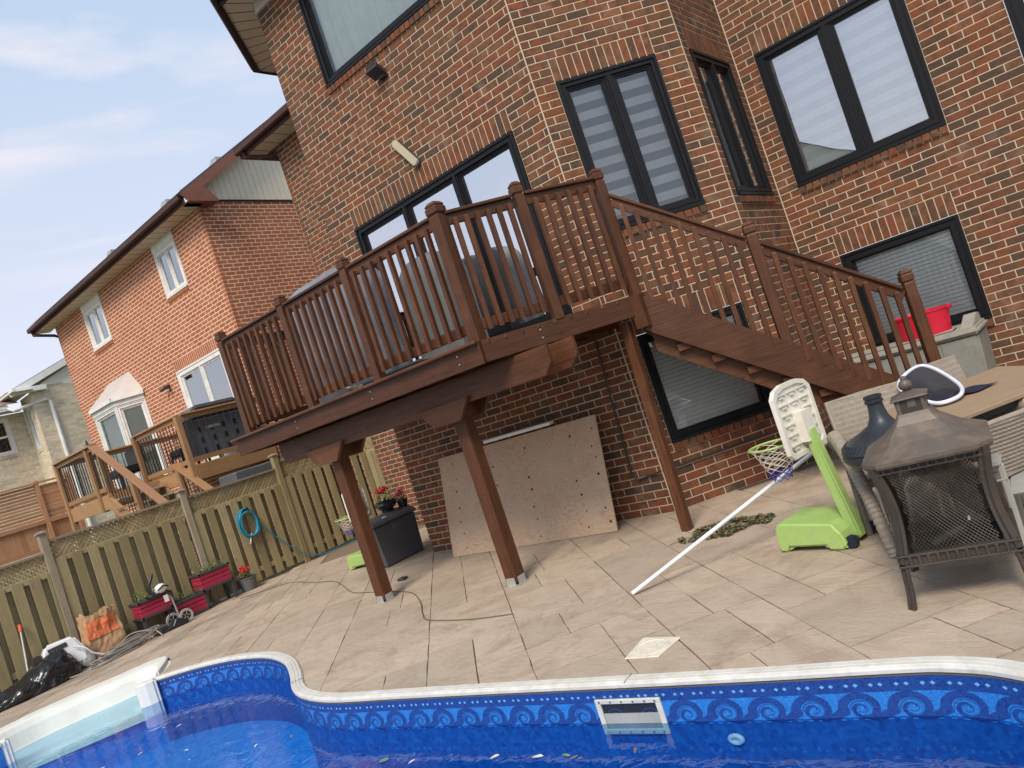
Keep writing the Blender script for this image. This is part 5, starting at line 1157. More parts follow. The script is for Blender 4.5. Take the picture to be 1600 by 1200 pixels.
# skimmer net lying on the table
net = empty('skimmer_net', (-1.15, 5.6, .75), 'flat leaf skimmer with white rim and black mesh on the table', 'net')
NP = catmull([(-1.345, 5.72, .90), (-1.275, 6.00, .935), (-1.17, 5.98, .90), (-1.0, 5.68, .80), (-.955, 5.40, .772), (-1.03, 5.28, .765), (-1.12, 5.33, .775), (-1.29, 5.52, .84)], 6, closed=True)
mb = MB(); mb.tube(NP, .013, 8, closed=True); mb.build('rim', 'net_rim', net, smooth=True)
cN = sum(NP, Vector()) / len(NP); mb = MB()
for k in range(len(NP)):
    a, b_ = NP[k], NP[(k + 1) % len(NP)]; sag = Vector((.0, .0, -.045)); m1, m2 = a.lerp(cN, .45) + sag, b_.lerp(cN, .45) + sag
    mb.face([a, b_, m2, m1]); mb.face([m1, m2, cN + sag * .6])
mb.build('mesh_bag', 'mesh_net', net)
mb = MB(); mb.grid(lambda u, v: (-1.02 + .24 * u * (1 - .3 * v) - .02 * v, 5.62 + .12 * u - .20 * v + .03 * math.sin(u * 5), .752 + .018 * (1 - u) * abs(math.sin(v * 6 + u * 4))), 10, 8); mb.build('loose_mesh', 'navy', net)
# table
tb = empty('patio_table', (-.9, 5.5, 0), 'tan eight sided patio table with cut corners at the right edge', 'table')
TP = [(-1.45, 5.68), (-.86, 6.47), (-.60, 6.10), (-.10, 5.80), (-.98, 4.70), (-1.16, 4.84), (-1.42, 5.22)]
TP = TP[::-1]
mb = MB(); mb.prism(TP, Matrix.Translation((0, 0, .727)), .026, .7); mb.uv = [((u + v) * .8, (v - u) * .8) for u, v in mb.uv]; mb.build('table_top', 'table_wood', tb, bevel=.003)
mb = MB(); cxm = sum(p[0] for p in TP) / 7; cym = sum(p[1] for p in TP) / 7; mb.prism([(cxm + (x - cxm) * .93, cym + (y - cym) * .93) for x, y in TP], Matrix.Translation((0, 0, .695)), .035, .5); mb.build('table_apron', 'charcoal', tb)
for x, y in ((-1.2, 5.62), (-.82, 6.1), (-.45, 5.62), (-.92, 5.0)): mb = MB(); mb.tube([(x, y, 0), (x, y, .68)], .025, 10); mb.build('table_leg', 'charcoal', tb)
# wicker armchairs (built at the origin, front towards -y)
def wicker_chair(label, H=.89, low=False):
    t = empty('wicker_chair', (0, 0, 0), label, 'chair', 'woven wicker chairs around the table'); W_ = .24
    def weave(o, dx, dy, nrm, nu, nv, ph=0):
        def fn(u, v):
            q = .0045 * math.sin(u * nu * math.pi) * math.sin(v * nv * math.pi + (math.pi if int(u * nu) % 2 else 0)); return o + dx * u + dy * v + nrm * (q + .03 * math.sin(u * math.pi))
        return fn
    mb = MB(); o = Vector((-W_, .20, .40)); up = Vector((0, .10, H - .40)); n = Vector((0, 1, -.2)).normalized()
    mb.grid(weave(o, Vector((2 * W_, 0, 0)), up, n, 16, 26), 64, 78); mb.grid(weave(o - n * .03, Vector((2 * W_, 0, 0)), up, -n * .0 + n * 1.0, 16, 26), 32, 39)
    mb.tube([o - n * .015, o + up - n * .012, o + up + Vector((W_, 0, 0)) + n * .02, o + up + Vector((2 * W_, 0, 0)) - n * .012, o + Vector((2 * W_, 0, 0)) - n * .015], .018, 8); mb.build('backrest', 'strand', t, smooth=True)
    mb = MB(); mb.grid(weave(Vector((-W_, -.28, .42)), Vector((2 * W_, 0, 0)), Vector((0, .50, -.02)), Vector((0, 0, 1)), 16, 18), 48, 48); mb.box(-W_, W_, -.29, .22, .37, .415, .5); mb.build('seat', 'strand', t)
    for q in (-1, 1):
        ctrl = [(q * (W_ + .02), .25, .60), (q * (W_ + .04), .17, .655), (q * (W_ + .05), .02, .665), (q * (W_ + .055), -.20, .57), (q * (W_ + .055), -.38, .42), (q * (W_ + .05), -.50, .24), (q * (W_ + .04), -.57, .0)]
        P = catmull(ctrl, 22); mb = MB(); mb.tube(P, [(.056 - .022 * k / len(P)) + .0030 * (k % 3 - 1) for k in range(len(P))], 10); mb.build('arm', 'strand', t, smooth=True)
        P = [Vector((q * (W_ + .03), .06, .63)).lerp(Vector((q * (W_ + .05), -.02, 0)), k / 90) for k in range(91)]
        mb = MB(); mb.tube(P, [.023 + .0018 * (k % 3 - 1) for k in range(91)], 8); mb.build('leg', 'strand_dark', t, smooth=True)
        mb = MB(); mb.tube([(q * .19, -.22, .38), (q * .20, -.25, .02)], .011, 8); mb.tube([(q * .20, -.25, .02), (q * .20, -.25, 0)], .014, 8); mb.build('steel_leg', 'galv', t, smooth=True)
    return t
c1 = wicker_chair('wicker armchair facing the camera, its seat holding the black iron bowl')
c2 = copy_tree(c1); c2['label'] = 'wicker chair behind the far table edge, back half hidden by the net'
c3 = wicker_chair('x', .70); c3['label'] = 'wicker chair pushed in on the near side of the table, at the right frame edge'
def place(o, bx_, by_, ang):       # put the middle of the back's top at (bx_, by_)
    o.rotation_euler = (0, 0, ang); v = Matrix.Rotation(ang, 3, 'Z') @ Vector((0, .30, 0)); o.location = (bx_ - v.x, by_ - v.y, 0)
place(c1, -1.60, 5.66, R(27)); place(c2, -1.26, 6.28, R(57)); place(c3, -.62, 4.86, R(237))
c3.location.z = -.0
for ch in c3.children: pass
# pale resin chair at the frame edge
t = empty('resin_chair', (0, 0, 0), 'pale grey resin chair with a hand hole in its back, behind the square fire pit', 'chair')
mb = MB(); mb.box(-.24, .24, -.22, .22, .33, .36); mb.build('seat', 'resin_grey', t, bevel=.012, seg=2)
mb = MB(); out = [(-.24, .36), (.24, .36), (.25, .62), (-.25, .62)]; inn = [(-.10, .45), (.10, .45), (.08, .55), (-.08, .55)]
for k in range(4):
    k2 = (k + 1) % 4
    for y in (.20, .225): mb.face([(out[k][0], y, out[k][1]), (out[k2][0], y, out[k2][1]), (inn[k2][0], y, inn[k2][1]), (inn[k][0], y, inn[k][1])])
    mb.face([(inn[k][0], .20, inn[k][1]), (inn[k2][0], .20, inn[k2][1]), (inn[k2][0], .225, inn[k2][1]), (inn[k][0], .225, inn[k][1])]); mb.face([(out[k][0], .20, out[k][1]), (out[k2][0], .20, out[k2][1]), (out[k2][0], .225, out[k2][1]), (out[k][0], .225, out[k][1])])
mb.build('backrest', 'resin_grey', t)
for q in (-1, 1):
    mb = MB(); mb.box(q * .26 - .03, q * .26 + .03, -.24, .24, .50, .525); mb.build('arm', 'resin_grey', t, bevel=.01, seg=2)
    for y in (-.20, .20): mb = MB(); mb.bar((q * .25, y, 0), (q * .24, y, .51), .035, .05, up=(0, 1, 0)); mb.build('leg', 'resin_grey', t, bevel=.008)
t.location = (-.52, 4.78, 0); t.rotation_euler = (0, 0, R(5))
# square outdoor fire pit with pagoda roof
ch = empty('fire_pit', (0, 0, 0), 'square dark bronze fire pit with mesh sides and pagoda lid, nearest object at right', 'fire pit')
def hw(z): u = (z - .245) / (.69 - .245); return .262 - .030 * math.sin(max(0, min(1, u)) * math.pi) ** .9
def face4(fn):
    for k in range(4): fn(Matrix.Rotation(R(90) * k, 4, 'Z'))
def screen(Mr):
    mb = MB()
    N = 21
    for sg in (1, -1):
        for k in range(-N, N * 2):
            pts = []
            for j in range(0, 25):
                v = j / 24; u = (k / N) + sg * v * .9
                if 0.02 <= u <= .98:
                    z = .262 + (.665 - .262) * v; h = hw(z) - .012; pts.append(Mr @ Vector(((u * 2 - 1) * (h - .028), -h + .002 * sg, z)))
            if len(pts) > 1: mb.tube(pts, .0025, 3, caps=False)
    mb.build('mesh_screen', 'bronze_mesh', ch)
face4(screen)
def corner(Mr):
    zs = [.22 + (.71 - .22) * k / 14 for k in range(15)]; mb = MB()
    for w0, dx, dy in ((.024, 0, 0), (.013, .018, -.005), (.013, -.005, .018)):
        pts = [Mr @ Vector((-(hw(z) - .004) + dx, -(hw(z) - .004) + dy, z)) for z in zs]
        for a, b_ in zip(pts, pts[1:]): mb.bar(a, b_ + (b_ - a) * .05, w0 * 1.7, w0 * 1.7, up=(1, 1, 0) if w0 > .02 else (0, 1, 0))
    mb.build('corner_rib', 'bronze', ch, bevel=.002)
    mb = MB(); zs = [(.25, .245), (.262, .19), (.268, .12), (.274, .06), (.286, .0)]; P = catmull([(a, 0, z) for a, z in zs], 4)
    for a, b_ in zip(P, P[1:]):
        for off in (-.013, .013):
            nn = Vector((1, -1, 0)).normalized() * off; mb.bar(Mr @ (Vector((-a.x, -a.x, a.z)) + nn), Mr @ (Vector((-b_.x, -b_.x, b_.z - .002)) + nn), .022, .02, up=Mr.to_3x3() @ Vector((1, 1, 0)))
    mb.build('leg', 'bronze', ch, bevel=.003)
face4(corner)
def band_(z0, z1, h, nm, n=11):
    def f(Mr):
        mb = MB(); mb.mbox(Mr @ Matrix.Translation((0, -h + .012, (z0 + z1) / 2)), 2 * h - .03, .024, z1 - z0)
        mb.mbox(Mr @ Matrix.Translation((0, -h + .004, z0 + .004)), 2 * h + .01, .034, .010); mb.mbox(Mr @ Matrix.Translation((0, -h + .004, z1 - .004)), 2 * h + .01, .034, .010)
        for k in range(n): x = (-1 + 2 * (k + .5) / n) * (h - .03); mb.mbox(Mr @ Matrix.Translation((x, -h - .004, (z0 + z1) / 2)), (h * 2 / n) * .30, .018, (z1 - z0) * .72)
        mb.build(nm, 'bronze', ch, bevel=.0015)
    face4(f)
band_(.205, .265, .272, 'base_band'); band_(.668, .715, .262, 'top_band')
mb = MB(); mb.lathe([(.30, .21), (.30, .222), (0, .222)], sq=4); mb.build('fire_tray', 'iron', ch)
mb = MB(); prof_ = [(.322, .700), (.330, .712), (.330, .730), (.285, .752), (.215, .785), (.165, .818), (.120, .855), (.095, .890), (.088, .905)]
i0 = 0; n8 = 8; rings = []
for r, z in prof_:
    cut = .23 * r if r > .2 else .12 * r; h = r * .93; ring = []
    for k in range(4):
        a = [(-h, -h + cut), (-h + cut, -h), (h - cut, -h), (h, -h + cut), (h, h - cut), (h - cut, h), (-h + cut, h), (-h, h - cut)]
    rings.append([Vector((x, y, z)) for x, y in a])
for a, b_ in zip(rings, rings[1:]):
    for k in range(8): mb.face([a[k], a[(k + 1) % 8], b_[(k + 1) % 8], b_[k]], tone=.5)
mb.face(rings[0][::-1]); mb.face(rings[-1]); mb.build('roof', 'bronze_roof', ch, bevel=.002)
mb = MB(); mb.box(-.070, .070, -.070, .070, .900, .975); lan = mb.build('lantern', 'bronze', ch, bevel=.002)
mb = MB()
for q in (-1, 1):
    for s_ in (0, 1):
        for t_ in (-.060, .060):
            mb.mbox(Matrix.Rotation(R(90) * s_, 4, 'Z') @ Matrix.Translation((t_, q * .072, .940)), .016, .008, .072)
        mb.mbox(Matrix.Rotation(R(90) * s_, 4, 'Z') @ Matrix.Translation((.005, q * .071, .948)), .040, .004, .036)
mb.build('lantern_frame', 'bronze_roof', lan)
mb = MB(); mb.lathe([(.128, .972), (.131, .980), (.03, 1.006), (.0, 1.006)], sq=4); mb.build('lantern_cap', 'bronze_roof', ch, bevel=.002)
mb = MB(); mb.lathe([(.014, .998), (.014, 1.005), (.030, 1.018), (.035, 1.034), (.028, 1.052), (.015, 1.061), (.017, 1.067), (.013, 1.078), (0, 1.082)], 18); mb.build('finial', 'bronze_roof', ch, smooth=True)
mb = MB(); mb.tube([(.10, -.27, .40), (.10, -.31, .40)], .006, 6); mb.tube([(.262, .05, .46), (.31, .05, .46), (.31, -.02, .46)], .006, 6); mb.build('door_handle', 'cable_grey', ch)
for a, b_ in (((-.12, -.1, .24), (.14, .06, .30)), ((-.08, .12, .25), (.1, -.08, .36)), ((0, .12, .24), (-.1, -.1, .42))): lg = MB(); lg.tube([a, b_], .03, 8); lg.build('burnt_log', 'charcoal', ch)
ch.location = (-.985, 4.27, 0); ch.rotation_euler = (0, 0, R(9)); ch.scale = (.96, .96, 1.03)
# squat black iron bowl with a neck on the chair seat
ic = empty('iron_chiminea', (-1.31, 4.84, .43), 'squat black cast iron chiminea body with a short neck on the wicker chair', 'chiminea')
mb = MB(); c_ = (-1.31, 4.84, 0)
mb.lathe([(.15, .56), (.24, .59), (.268, .625), (.27, .65), (.262, .66), (.27, .672), (.258, .70), (.205, .735), (.13, .768), (.078, .80), (.056, .84), (.047, .885), (.043, .93)], 40, c_); mb.build('body', 'iron', ic, smooth=True)
mb = MB()
for k in range(44): a = k / 44 * 6.2832; mb.bar((c_[0] + .262 * math.cos(a), c_[1] + .262 * math.sin(a), .694), (c_[0] + .232 * math.cos(a), c_[1] + .232 * math.sin(a), .722), .006, .006)
mb.build('embossing', 'iron', ic)
mb = MB(); mb.lathe([(.047, .925), (.054, .93), (.054, .942), (.048, .945), (.048, .955), (.053, .958), (.053, .972), (.042, .974), (.036, .93)], 24, c_); mb.build('neck_ring', 'iron', ic, smooth=True)
for k in range(3): a = k * 2.1 + .3; mb = MB(); mb.bar((c_[0] + .09 * math.cos(a), c_[1] + .09 * math.sin(a), .59), (c_[0] + .15 * math.cos(a), c_[1] + .15 * math.sin(a), .435), .02, .02); mb.build('foot', 'iron', ic)
# outdoor bin and red tub under the basement window
bn = empty('storage_bench', (-1.9, 8.95, 0), 'large grey resin storage bench under the right basement window', 'storage box')
mb = MB(); mb.prism([(-2.58, .0), (-1.26, .0), (-1.215, .80), (-2.62, .80)], frameM((0, 8.97, 0), (1, 0, 0), (0, -1, 0)), .68, .5); mb.build('body', 'bin_grey', bn, bevel=.02, seg=2)
mb = MB(); mb.box(-2.65, -1.19, 8.59, 9.35, .80, .87, .5); lid_ = mb.build('lid', 'bin_lid', bn, bevel=.025, seg=2)
mb = MB(); mb.box(-2.5, -1.42, 8.70, 8.95, .872, .885, .5); mb.prism([(8.62, .87), (9.32, .87), (9.30, .95), (9.12, .97), (8.85, .91)], Matrix(((0, 0, 1, -1.30), (1, 0, 0, 0), (0, 1, 0, 0), (0, 0, 0, 1))), .12, .5); mb.build('lid_hump', 'bin_lid', lid_, bevel=.015, seg=2)
mb = MB()
for x in (-2.3, -1.92, -1.55): mb.box(x - .012, x + .012, 8.622, 8.634, .05, .78)
mb.build('body_rib', 'bin_grey', bn, bevel=.004)
tr = empty('red_tub', (-1.7, 8.9, .87), 'bright red plastic tub on the lid of the grey storage bench', 'tub')
mb = MB(); mb.lathe([(.205, .0), (.235, .24), (.245, .245), (.245, .262), (.235, .262), (.228, .235), (.20, .02), (0, .02)], 28, (-1.70, 8.90, .876), sc=(1.18, .80)); mb.build('tub_body', 'tub_red', tr, smooth=True)
mb = MB(); mb.box(-1.44, -1.40, 8.84, 8.96, 1.10, 1.14); mb.build('grip', 'tub_red', tr, bevel=.008)

# ------------------------------------------------------------------ along the fence
def planter(name_label, y0, y1, legs, z0, h, par=None):
    t = empty('planter', (-11.85, (y0 + y1) / 2, 0), name_label, 'planter', 'red planter boxes along the fence'); x0, x1 = -11.97, -11.68
    for k in range(3):
        mb = MB(); a = z0 + h * k / 3; e = .006 * (k % 2); mb.prism([(x0 + .01, y0 + .01), (x1 - e, y0 + .01), (x1 - e, y1 - .01), (x0 + .01, y1 - .01)], Matrix.Translation((0, 0, a + h / 6)), h / 3 - .006, .5); mb.build('side_board', 'planter_red', t, bevel=.006)
    for z in (z0 - .03, z0 + h):
        mb = MB()
        for a in ((x0 - .01, x1 + .015, y0 - .012, y0 + .03), (x0 - .01, x1 + .015, y1 - .03, y1 + .012), (x0 - .01, x0 + .03, y0, y1), (x1 - .02, x1 + .015, y0, y1)): mb.box(*a, z, z + .035)
        mb.build('trim', 'planter_dark', t, bevel=.004)
    mb = MB(); mb.box(x0 + .02, x1 - .02, y0 + .02, y1 - .02, z0 + h - .02, z0 + h + .012); mb.build('soil', 'soil', t)
    if legs:
        for y in (y0 + .03, y1 - .03):
            for x in (x0 + .03, x1 - .02): mb = MB(); mb.box(x - .022, x + .022, y - .022, y + .022, 0, z0 - .03); mb.build('leg', 'planter_dark', t, bevel=.003)
    lm = MB()
    for k in range(230):
        c = Vector((rnd.uniform(x0 + .03, x1 - .01), rnd.uniform(y0, y1), z0 + h + .02 + .12 * rnd.random() ** 1.7 * (1.4 if (k % 5) else .6))); s_ = rnd.uniform(.010, .024)
        u = Vector((rnd.gauss(0, 1), rnd.gauss(0, 1), rnd.gauss(0, .5))).normalized(); v = u.cross(Vector((rnd.gauss(0, .5), rnd.gauss(0, .5), 1))).normalized(); lm.face([c - u * s_, c + v * s_ * .45, c + u * s_, c - v * s_ * .45])
    for k in range(26): x, y = rnd.uniform(x0 + .04, x1 - .03), rnd.uniform(y0 + .03, y1 - .03); lm.tube([(x, y, z0 + h), (x + rnd.uniform(-.03, .03), y + rnd.uniform(-.03, .03), z0 + h + rnd.uniform(.05, .15))], .002, 3)
    lm.build('foliage', 'leaf_light' if legs else 'leaf', t, kind='stuff'); return t
planter('crimson planter on black legs nearest the paper bag', 4.66, 5.16, True, .28, .20)
planter('crimson planter box standing flat on the patio between the two legged ones', 5.10, 5.66, False, .04, .22)
planter('crimson planter on black legs beside the potted red flowers', 5.62, 6.15, True, .31, .22)
# electric cultivator on wheels parked before the planters
cu = empty('garden_cultivator', (-11.4, 5, 0), 'small wheeled garden machine with white motor head leaning by the planters', 'garden tool')
for y, x in ((5.14, -11.38), (5.00, -11.52)):
    w_ = empty('x', (0, 0, 0), None, None) if False else None
    M = frameM((x, y, .105), (0, 1, 0), (1, -.25, 0)); mb = MB(); mb.lathe([(.070, -.016), (.098, -.018), (.104, -.008), (.104, .008), (.098, .018), (.070, .016), (.068, 0), (.070, -.016)], 28, M=M, caps=False); wh = mb.build('wheel', 'galv', cu, smooth=True)
    mb = MB(); mb.lathe([(.0, -.006), (.072, -.006), (.072, .006), (.0, .010)], 24, M=M); 
    mb.build('hub', 'black_plastic', wh)
    mb = MB()
    for k in range(5): a = k * 1.2566; mb.bar(M @ Vector((.015 * math.cos(a), .015 * math.sin(a), .012)), M @ Vector((.068 * math.cos(a), .068 * math.sin(a), .012)), .012, .008)
    mb.build('spokes', 'galv', wh)
mb = MB(); mb.tube([(-11.45, 5.07, .10), (-11.46, 5.05, .43), (-11.47, 5.02, .47)], .013, 8); mb.build('stem', 'galv', cu)
mb = MB(); mb.tube([(-11.45, 5.06, .42), (-11.46, 5.07, .50), (-11.47, 5.00, .56)], .016, 8); mb.build('stem_joint', 'black_plastic', cu)
mb = MB(); M = frameM((-11.47, 4.93, .605), (0, 1, .08), (1, 0, .2)); mb.lathe([(0, -.07), (.06, -.06), (.09, -.02), (.10, .02), (.08, .06), (.0, .075)], 18, M=M @ Matrix.Rotation(R(90), 4, 'Y'), sc=(1, .72)); hd = mb.build('motor_head', 'white_plastic', cu, smooth=True)
mb = MB(); mb.tube([(-11.37, 4.86, .60), (-11.365, 4.95, .645), (-11.38, 5.02, .61)], .012, 6); mb.build('band', 'black_plastic', hd)
mb = MB(); mb.tube([(-11.47, 4.98, .53), (-11.47, 4.86, .53), (-11.48, 4.80, .60), (-11.48, 4.80, .70), (-11.48, 4.87, .80), (-11.48, 4.90, .84)], [.03, .03, .024, .026, .022, .01], 10); mb.tube([(-11.47, 4.88, .53), (-11.47, 4.76, .52), (-11.46, 4.70, .56)], .016, 8); mb.build('handle', 'black_plastic', cu, smooth=True)
mb = MB(); mb.prism([(4.66, .0), (5.12, .0), (5.14, .05), (5.02, .12), (4.96, .13), (4.90, .05), (4.66, .02)], Matrix(((0, 0, 1, -11.42), (1, 0, 0, 0), (0, 1, 0, 0), (0, 0, 0, 1))), .18, .5); mb.build('skid', 'black_plastic', cu, bevel=.01)
mb = MB(); mb.box(-11.405, -11.40, 4.92, 4.985, .40, .50); mb.build('tag', 'white_plastic', cu)
mb = MB(); mb.tube([tuple(p) for p in catmull([(-11.42, 4.95, .50), (-11.40, 4.93, .36), (-11.39, 4.92, .22), (-11.36, 4.86, .12), (-11.34, 4.74, .06), (-11.32, 4.66, .01)], 6)], .005, 5); mb.build('cord', 'black_plastic', cu)
# crumpled paper yard waste bag
pb = empty('paper_bag', (-11.75, 4.12, 0), 'crumpled brown paper yard bag with an orange red printed panel', 'paper bag')
def bagfn(u, v):
    a = u * 2 * math.pi; c, s_ = math.cos(a), math.sin(a); k = 1 / max(abs(c), abs(s_)) ** .7; z = v * .62
    n1 = noise.noise(Vector((c * 2.2, s_ * 2.2, z * 4))) * .034 + noise.noise(Vector((c * 6, s_ * 6, z * 14))) * .010; sh = 1 - .10 * v + .10 * math.sin(v * 3.1)
    return Vector((-11.78 + .14 * c * k * sh + n1 * c * 1.2, 4.13 + .24 * s_ * k * sh + n1 * s_ + .03 * v, z * (1 + .12 * noise.noise(Vector((c * 1.5, s_ * 1.5, 3))))))
mb = MB(); mb.grid(bagfn, 90, 60, closeu=True); top_ = [bagfn(k / 30, 1) for k in range(30)]; mb.face([p - Vector((0, 0, .05)) for p in top_]); mb.build('bag_paper', 'paper', pb)
mb = MB()
def panel(u, v): p = bagfn(-.135 + .24 * u, .48 + .40 * v); return p + Vector((.010, -.008, 0))
mb.grid(panel, 34, 28); mb.build('printed_panel', 'paper_red', pb)
# pool cleaner robot, pole, bin bag, cables
rb_ = empty('pool_robot', (-11.6, 3.6, 0), 'white pool cleaning robot with black wheel propped against the fence', 'pool cleaner')
M = frameM((-11.66, 3.57, .22), (0, .93, .0), (1, -.15, .30)) @ Matrix.Rotation(R(6), 4, 'Z') @ Matrix.Scale(1.45, 4)
mb = MB(); mb.prism([(-.15, -.12), (.16, -.14), (.19, -.04), (.14, .14), (-.10, .17), (-.16, .10)], M, .20, .5); bo = mb.build('shell', 'white_plastic', rb_, bevel=.035, seg=3)
mb = MB(); mb.prism([(-.10, .07), (.06, .07), (.06, .11), (-.10, .12)], M @ Matrix.Translation((0, 0, .103)), .012, .5); mb.build('top_slot', 'charcoal', bo, bevel=.004)
mb = MB(); mb.prism([(-.09, .0), (-.02, -.06), (.02, -.11), (.03, -.11), (.0, -.02)], M @ Matrix.Translation((0, 0, .103)), .008, .5); mb.build('stripe', 'charcoal', bo)
for z in (.0, ):
    mb = MB(); mb.lathe([(0, -.03), (.085, -.03), (.095, -.01), (.095, .03), (.06, .045), (0, .035)], 22, M=M @ Matrix.Translation((-.185, .04, 0)) @ Matrix.Rotation(R(-80), 4, 'Y')); mb.build('wheel', 'black_plastic', rb_, smooth=True)
mb = MB(); mb.lathe([(0, -.03), (.055, -.03), (.065, .02), (.03, .04), (0, .035)], 18, M=M @ Matrix.Translation((.15, -.13, .06))); mb.build('roller', 'galv', rb_, smooth=True)
mb = MB(); mb.tube([tuple(p) for p in catmull([(-11.50, 3.66, .34), (-11.45, 3.78, .26), (-11.44, 3.86, .15), (-11.42, 4.05, .04), (-11.35, 4.2, .02)], 8)], .012, 8); mb.build('float_cable', 'white_plastic', rb_)
mb = MB(); mb.tube([(-11.72, 3.14, .05), (-11.93, 3.28, .78)], .013, 8); po = mb.build('tube', 'galv', None); tag(po, 'metal pole with an orange cap leaning on the fence', 'pole'); po.name = 'leaning_pole'
mb = MB(); mb.tube([(-11.918, 3.272, .74), (-11.945, 3.29, .83)], .021, 8); oc = mb.build('orange_cap', 'orange_plastic', po)
def sack(u, v):
    a = u * 2 * math.pi; c, s_ = math.cos(a), math.sin(a); x = (v - .5); r = .5 * math.sqrt(max(0, 1 - (2 * x) ** 2)) ** .8
    fold = .10 * abs(noise.noise(Vector((x * 4, c * 1.3, s_ * 1.3 + 3)))) + .035 * abs(noise.noise(Vector((x * 11, c * 2.6, s_ * 2.6)))) + .008 * noise.noise(Vector((x * 26, c * 7, s_ * 7)))
    h = .44 * (1 + .45 * math.sin(x * 5 - .6)) + .1 * noise.noise(Vector((x * 4, 7, 0)))
    return (-11.40 + c * (r * .62 + fold * .8) - .10 * x, 3.02 + x * 1.25 + s_ * fold * .4, max(.004, (r * 1.05 * h + fold * .8) * (s_ + .35) * .92))
mb = MB(); mb.grid(sack, 80, 110, closeu=True); tag(mb.build('bin_bag', 'bag_black', smooth=False), 'slumped shiny black plastic sack on the patio beside the pool steps', 'bin bag')
mb = MB()
for j in range(15):
    pts = []; cy = 4.02 + j * .02; r1 = rnd.uniform(.30, .55); r2 = rnd.uniform(.08, .17); ph = rnd.uniform(0, 6)
    for k in range(40):
        a = ph + k / 40 * 6.283 * rnd.choice((1, 1)); pts.append((-11.30 + r2 * math.cos(a) + .02 * math.sin(3 * a + j) - .14 * math.sin(a), cy + r1 * math.sin(a), (.012 + .012 * j * abs(math.sin(a * .5 + j)) * .8)))
    mb.tube(pts, .008, 5, closed=True)
mb.tube([tuple(p) for p in catmull([(-11.35, 3.9, .02), (-11.5, 4.2, .10), (-11.5, 4.4, .17), (-11.35, 4.62, .12), (-11.2, 4.66, .02)], 8)], .009, 6)
mb.tube([tuple(p) for p in catmull([(-11.22, 3.38, .02), (-11.1, 3.5, .02), (-11.05, 3.9, .02), (-11.15, 4.3, .02)], 8)], .008, 6)
tag(mb.build('cable_pile', 'cable_grey', smooth=True), 'tangled heap of grey cable between the paper bag and the pool', 'cable')
# blue hose coiled on the fence and trailing to the ground
hs = empty('garden_hose', (FX + .1, 6.8, .9), 'blue garden hose coiled on the fence with its end trailing down', 'hose')
mb = MB()
for j in range(7):
    pts = []; rz_, ry_ = .225 + rnd.uniform(-.02, .03), .155 + rnd.uniform(-.015, .025); oy = rnd.uniform(-.015, .015)
    for k in range(36): a = k / 36 * 6.2832; pts.append((FX + .075 + j * .010 + .01 * math.sin(a * 2 + j), 6.83 + oy + ry_ * math.cos(a), 1.03 - (.03 if j > 3 else 0) + rz_ * math.sin(a)))
    mb.tube(pts, .0095, 7, closed=True)
mb.build('coil', 'hose_blue', hs, smooth=True)
mb = MB(); mb.tube([tuple(p) for p in catmull([(FX + .12, 6.95, 1.12), (FX + .11, 7.08, .86), (FX + .10, 7.30, .56), (FX + .11, 7.55, .27), (FX + .12, 7.78, .10), (FX + .13, 8.0, .03), (FX + .16, 8.3, .012), (FX + .2, 9.0, .012), (FX + .2, 9.6, .012)], 10)], .0095, 7); mb.build('trailing_hose', 'hose_blue', hs, smooth=True)
mb = MB(); mb.tube([(FX + .11, 6.83, .84), (FX + .11, 6.78, .76), (FX + .12, 6.76, .70), (FX + .13, 6.72, .67)], [.012, .014, .016, .026], 8); mb.build('nozzle', 'galv', hs)
mb = MB(); mb.tube([(FX + .02, 6.86, 1.24), (FX + .16, 6.86, 1.26)], .02, 8); mb.build('hook', 'black_plastic', hs)
# curved pour seam of the patio, stood in for by a thin dark tube
W2 = [(-11.3, 5.95), (-10.66, 6.42), (-9.81, 6.25), (-9.06, 6.12), (-8.55, 5.88), (-7.84, 5.50), (-7.3, 5.40), (-6.77, 5.31), (-6.38, 5.18), (-5.93, 4.87), (-5.56, 4.55), (-5.28, 4.37), (-4.68, 4.31), (-4.26, 4.35)]
mb = MB(); mb.tube([(p.x, p.y, .007) for p in catmull(W2, 10)], .0055, 6); tag(mb.build('pour_seam', 'cable_green', smooth=True), 'thin dark pour seam curving across the patio past the left support post', 'cable')
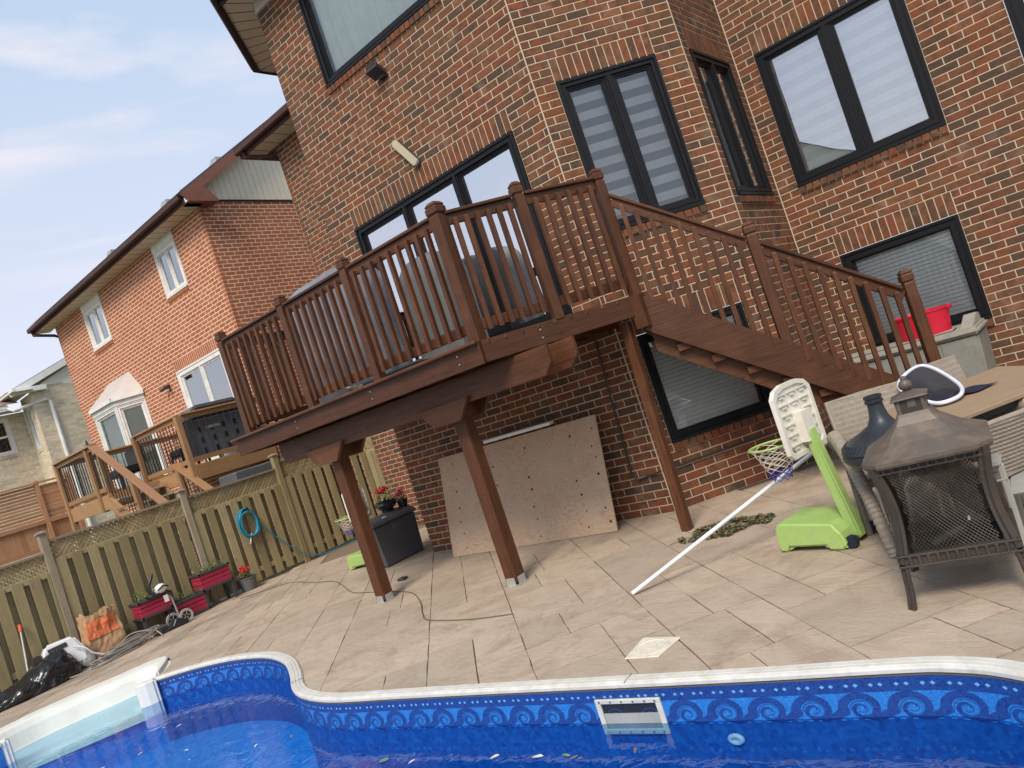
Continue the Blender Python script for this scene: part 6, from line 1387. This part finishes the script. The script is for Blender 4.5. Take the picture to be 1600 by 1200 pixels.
# round skimmer lid let into a square frame in the patio
sk_ = empty('access_cover', (-2.59, 3.64, 0), 'cream square skimmer cover set in the patio near the coping', 'skimmer cover')
mb = MB(); mb.prism([(-2.69, 3.50), (-2.47, 3.515), (-2.445, 3.76), (-2.715, 3.775)], Matrix.Translation((0, 0, .004)), .010, .5); mb.build('cover_plate', 'lid_white', sk_, bevel=.003)
mb = MB(); mb.lathe([(.105, .009), (.105, .013), (.094, .013), (.092, .0095), (.03, .0095), (.03, .013), (0, .013)], 32, (-2.58, 3.638, 0)); mb.build('round_lid', 'lid_white', sk_, smooth=True)
# swept-up leaf litter behind the pole
mb = MB()
for k in range(2200):
    a = rnd.uniform(0, 6.283); q = math.sqrt(rnd.random()) ** 1.1; x = -3.05 + q * (.40 * math.cos(a)) ; y = 5.88 + q * (.27 * math.sin(a)) + .10 * q * math.cos(a); s_ = rnd.uniform(.010, .026)
    z = .004 + .07 * (1 - q) * rnd.random() + .006 * rnd.random()
    if noise.noise(Vector((x * 7, y * 9, 2))) < -.12: continue
    u = Vector((rnd.gauss(0, 1), rnd.gauss(0, 1), rnd.gauss(0, .35))).normalized(); v = u.cross(Vector((rnd.gauss(0, .4), rnd.gauss(0, .4), 1))).normalized(); mb.m = 0 if rnd.random() < .62 else 1
    c = Vector((x, y, z + s_ * .3)); mb.face([c - u * s_, c + v * s_ * .5, c + u * s_, c - v * s_ * .5])
lf = mb.build('leaf_litter', ['litter_leaf', 'dry_leaf']); tag(lf, 'small heap of dead leaves and clippings on the patio', 'leaf litter', kind='stuff')
mb = MB(); mb.tube([(-3.47, 5.62, .01), (-3.36, 5.70, .03), (-3.28, 5.74, .012)], .004, 5); mb.tube([(-3.42, 5.76, .01), (-3.36, 5.70, .03)], .003, 5); tag(mb.build('twig', 'dry_leaf'), 'small bare twig lying at the left end of the leaf litter', 'twig')
mb = MB(); mb.box(-7.23, -7.12, 5.70, 5.80, 0, .03); tag(mb.build('stone_block', 'charcoal', bevel=.012), 'small dark flat stone in front of the grey storage box', 'stone')
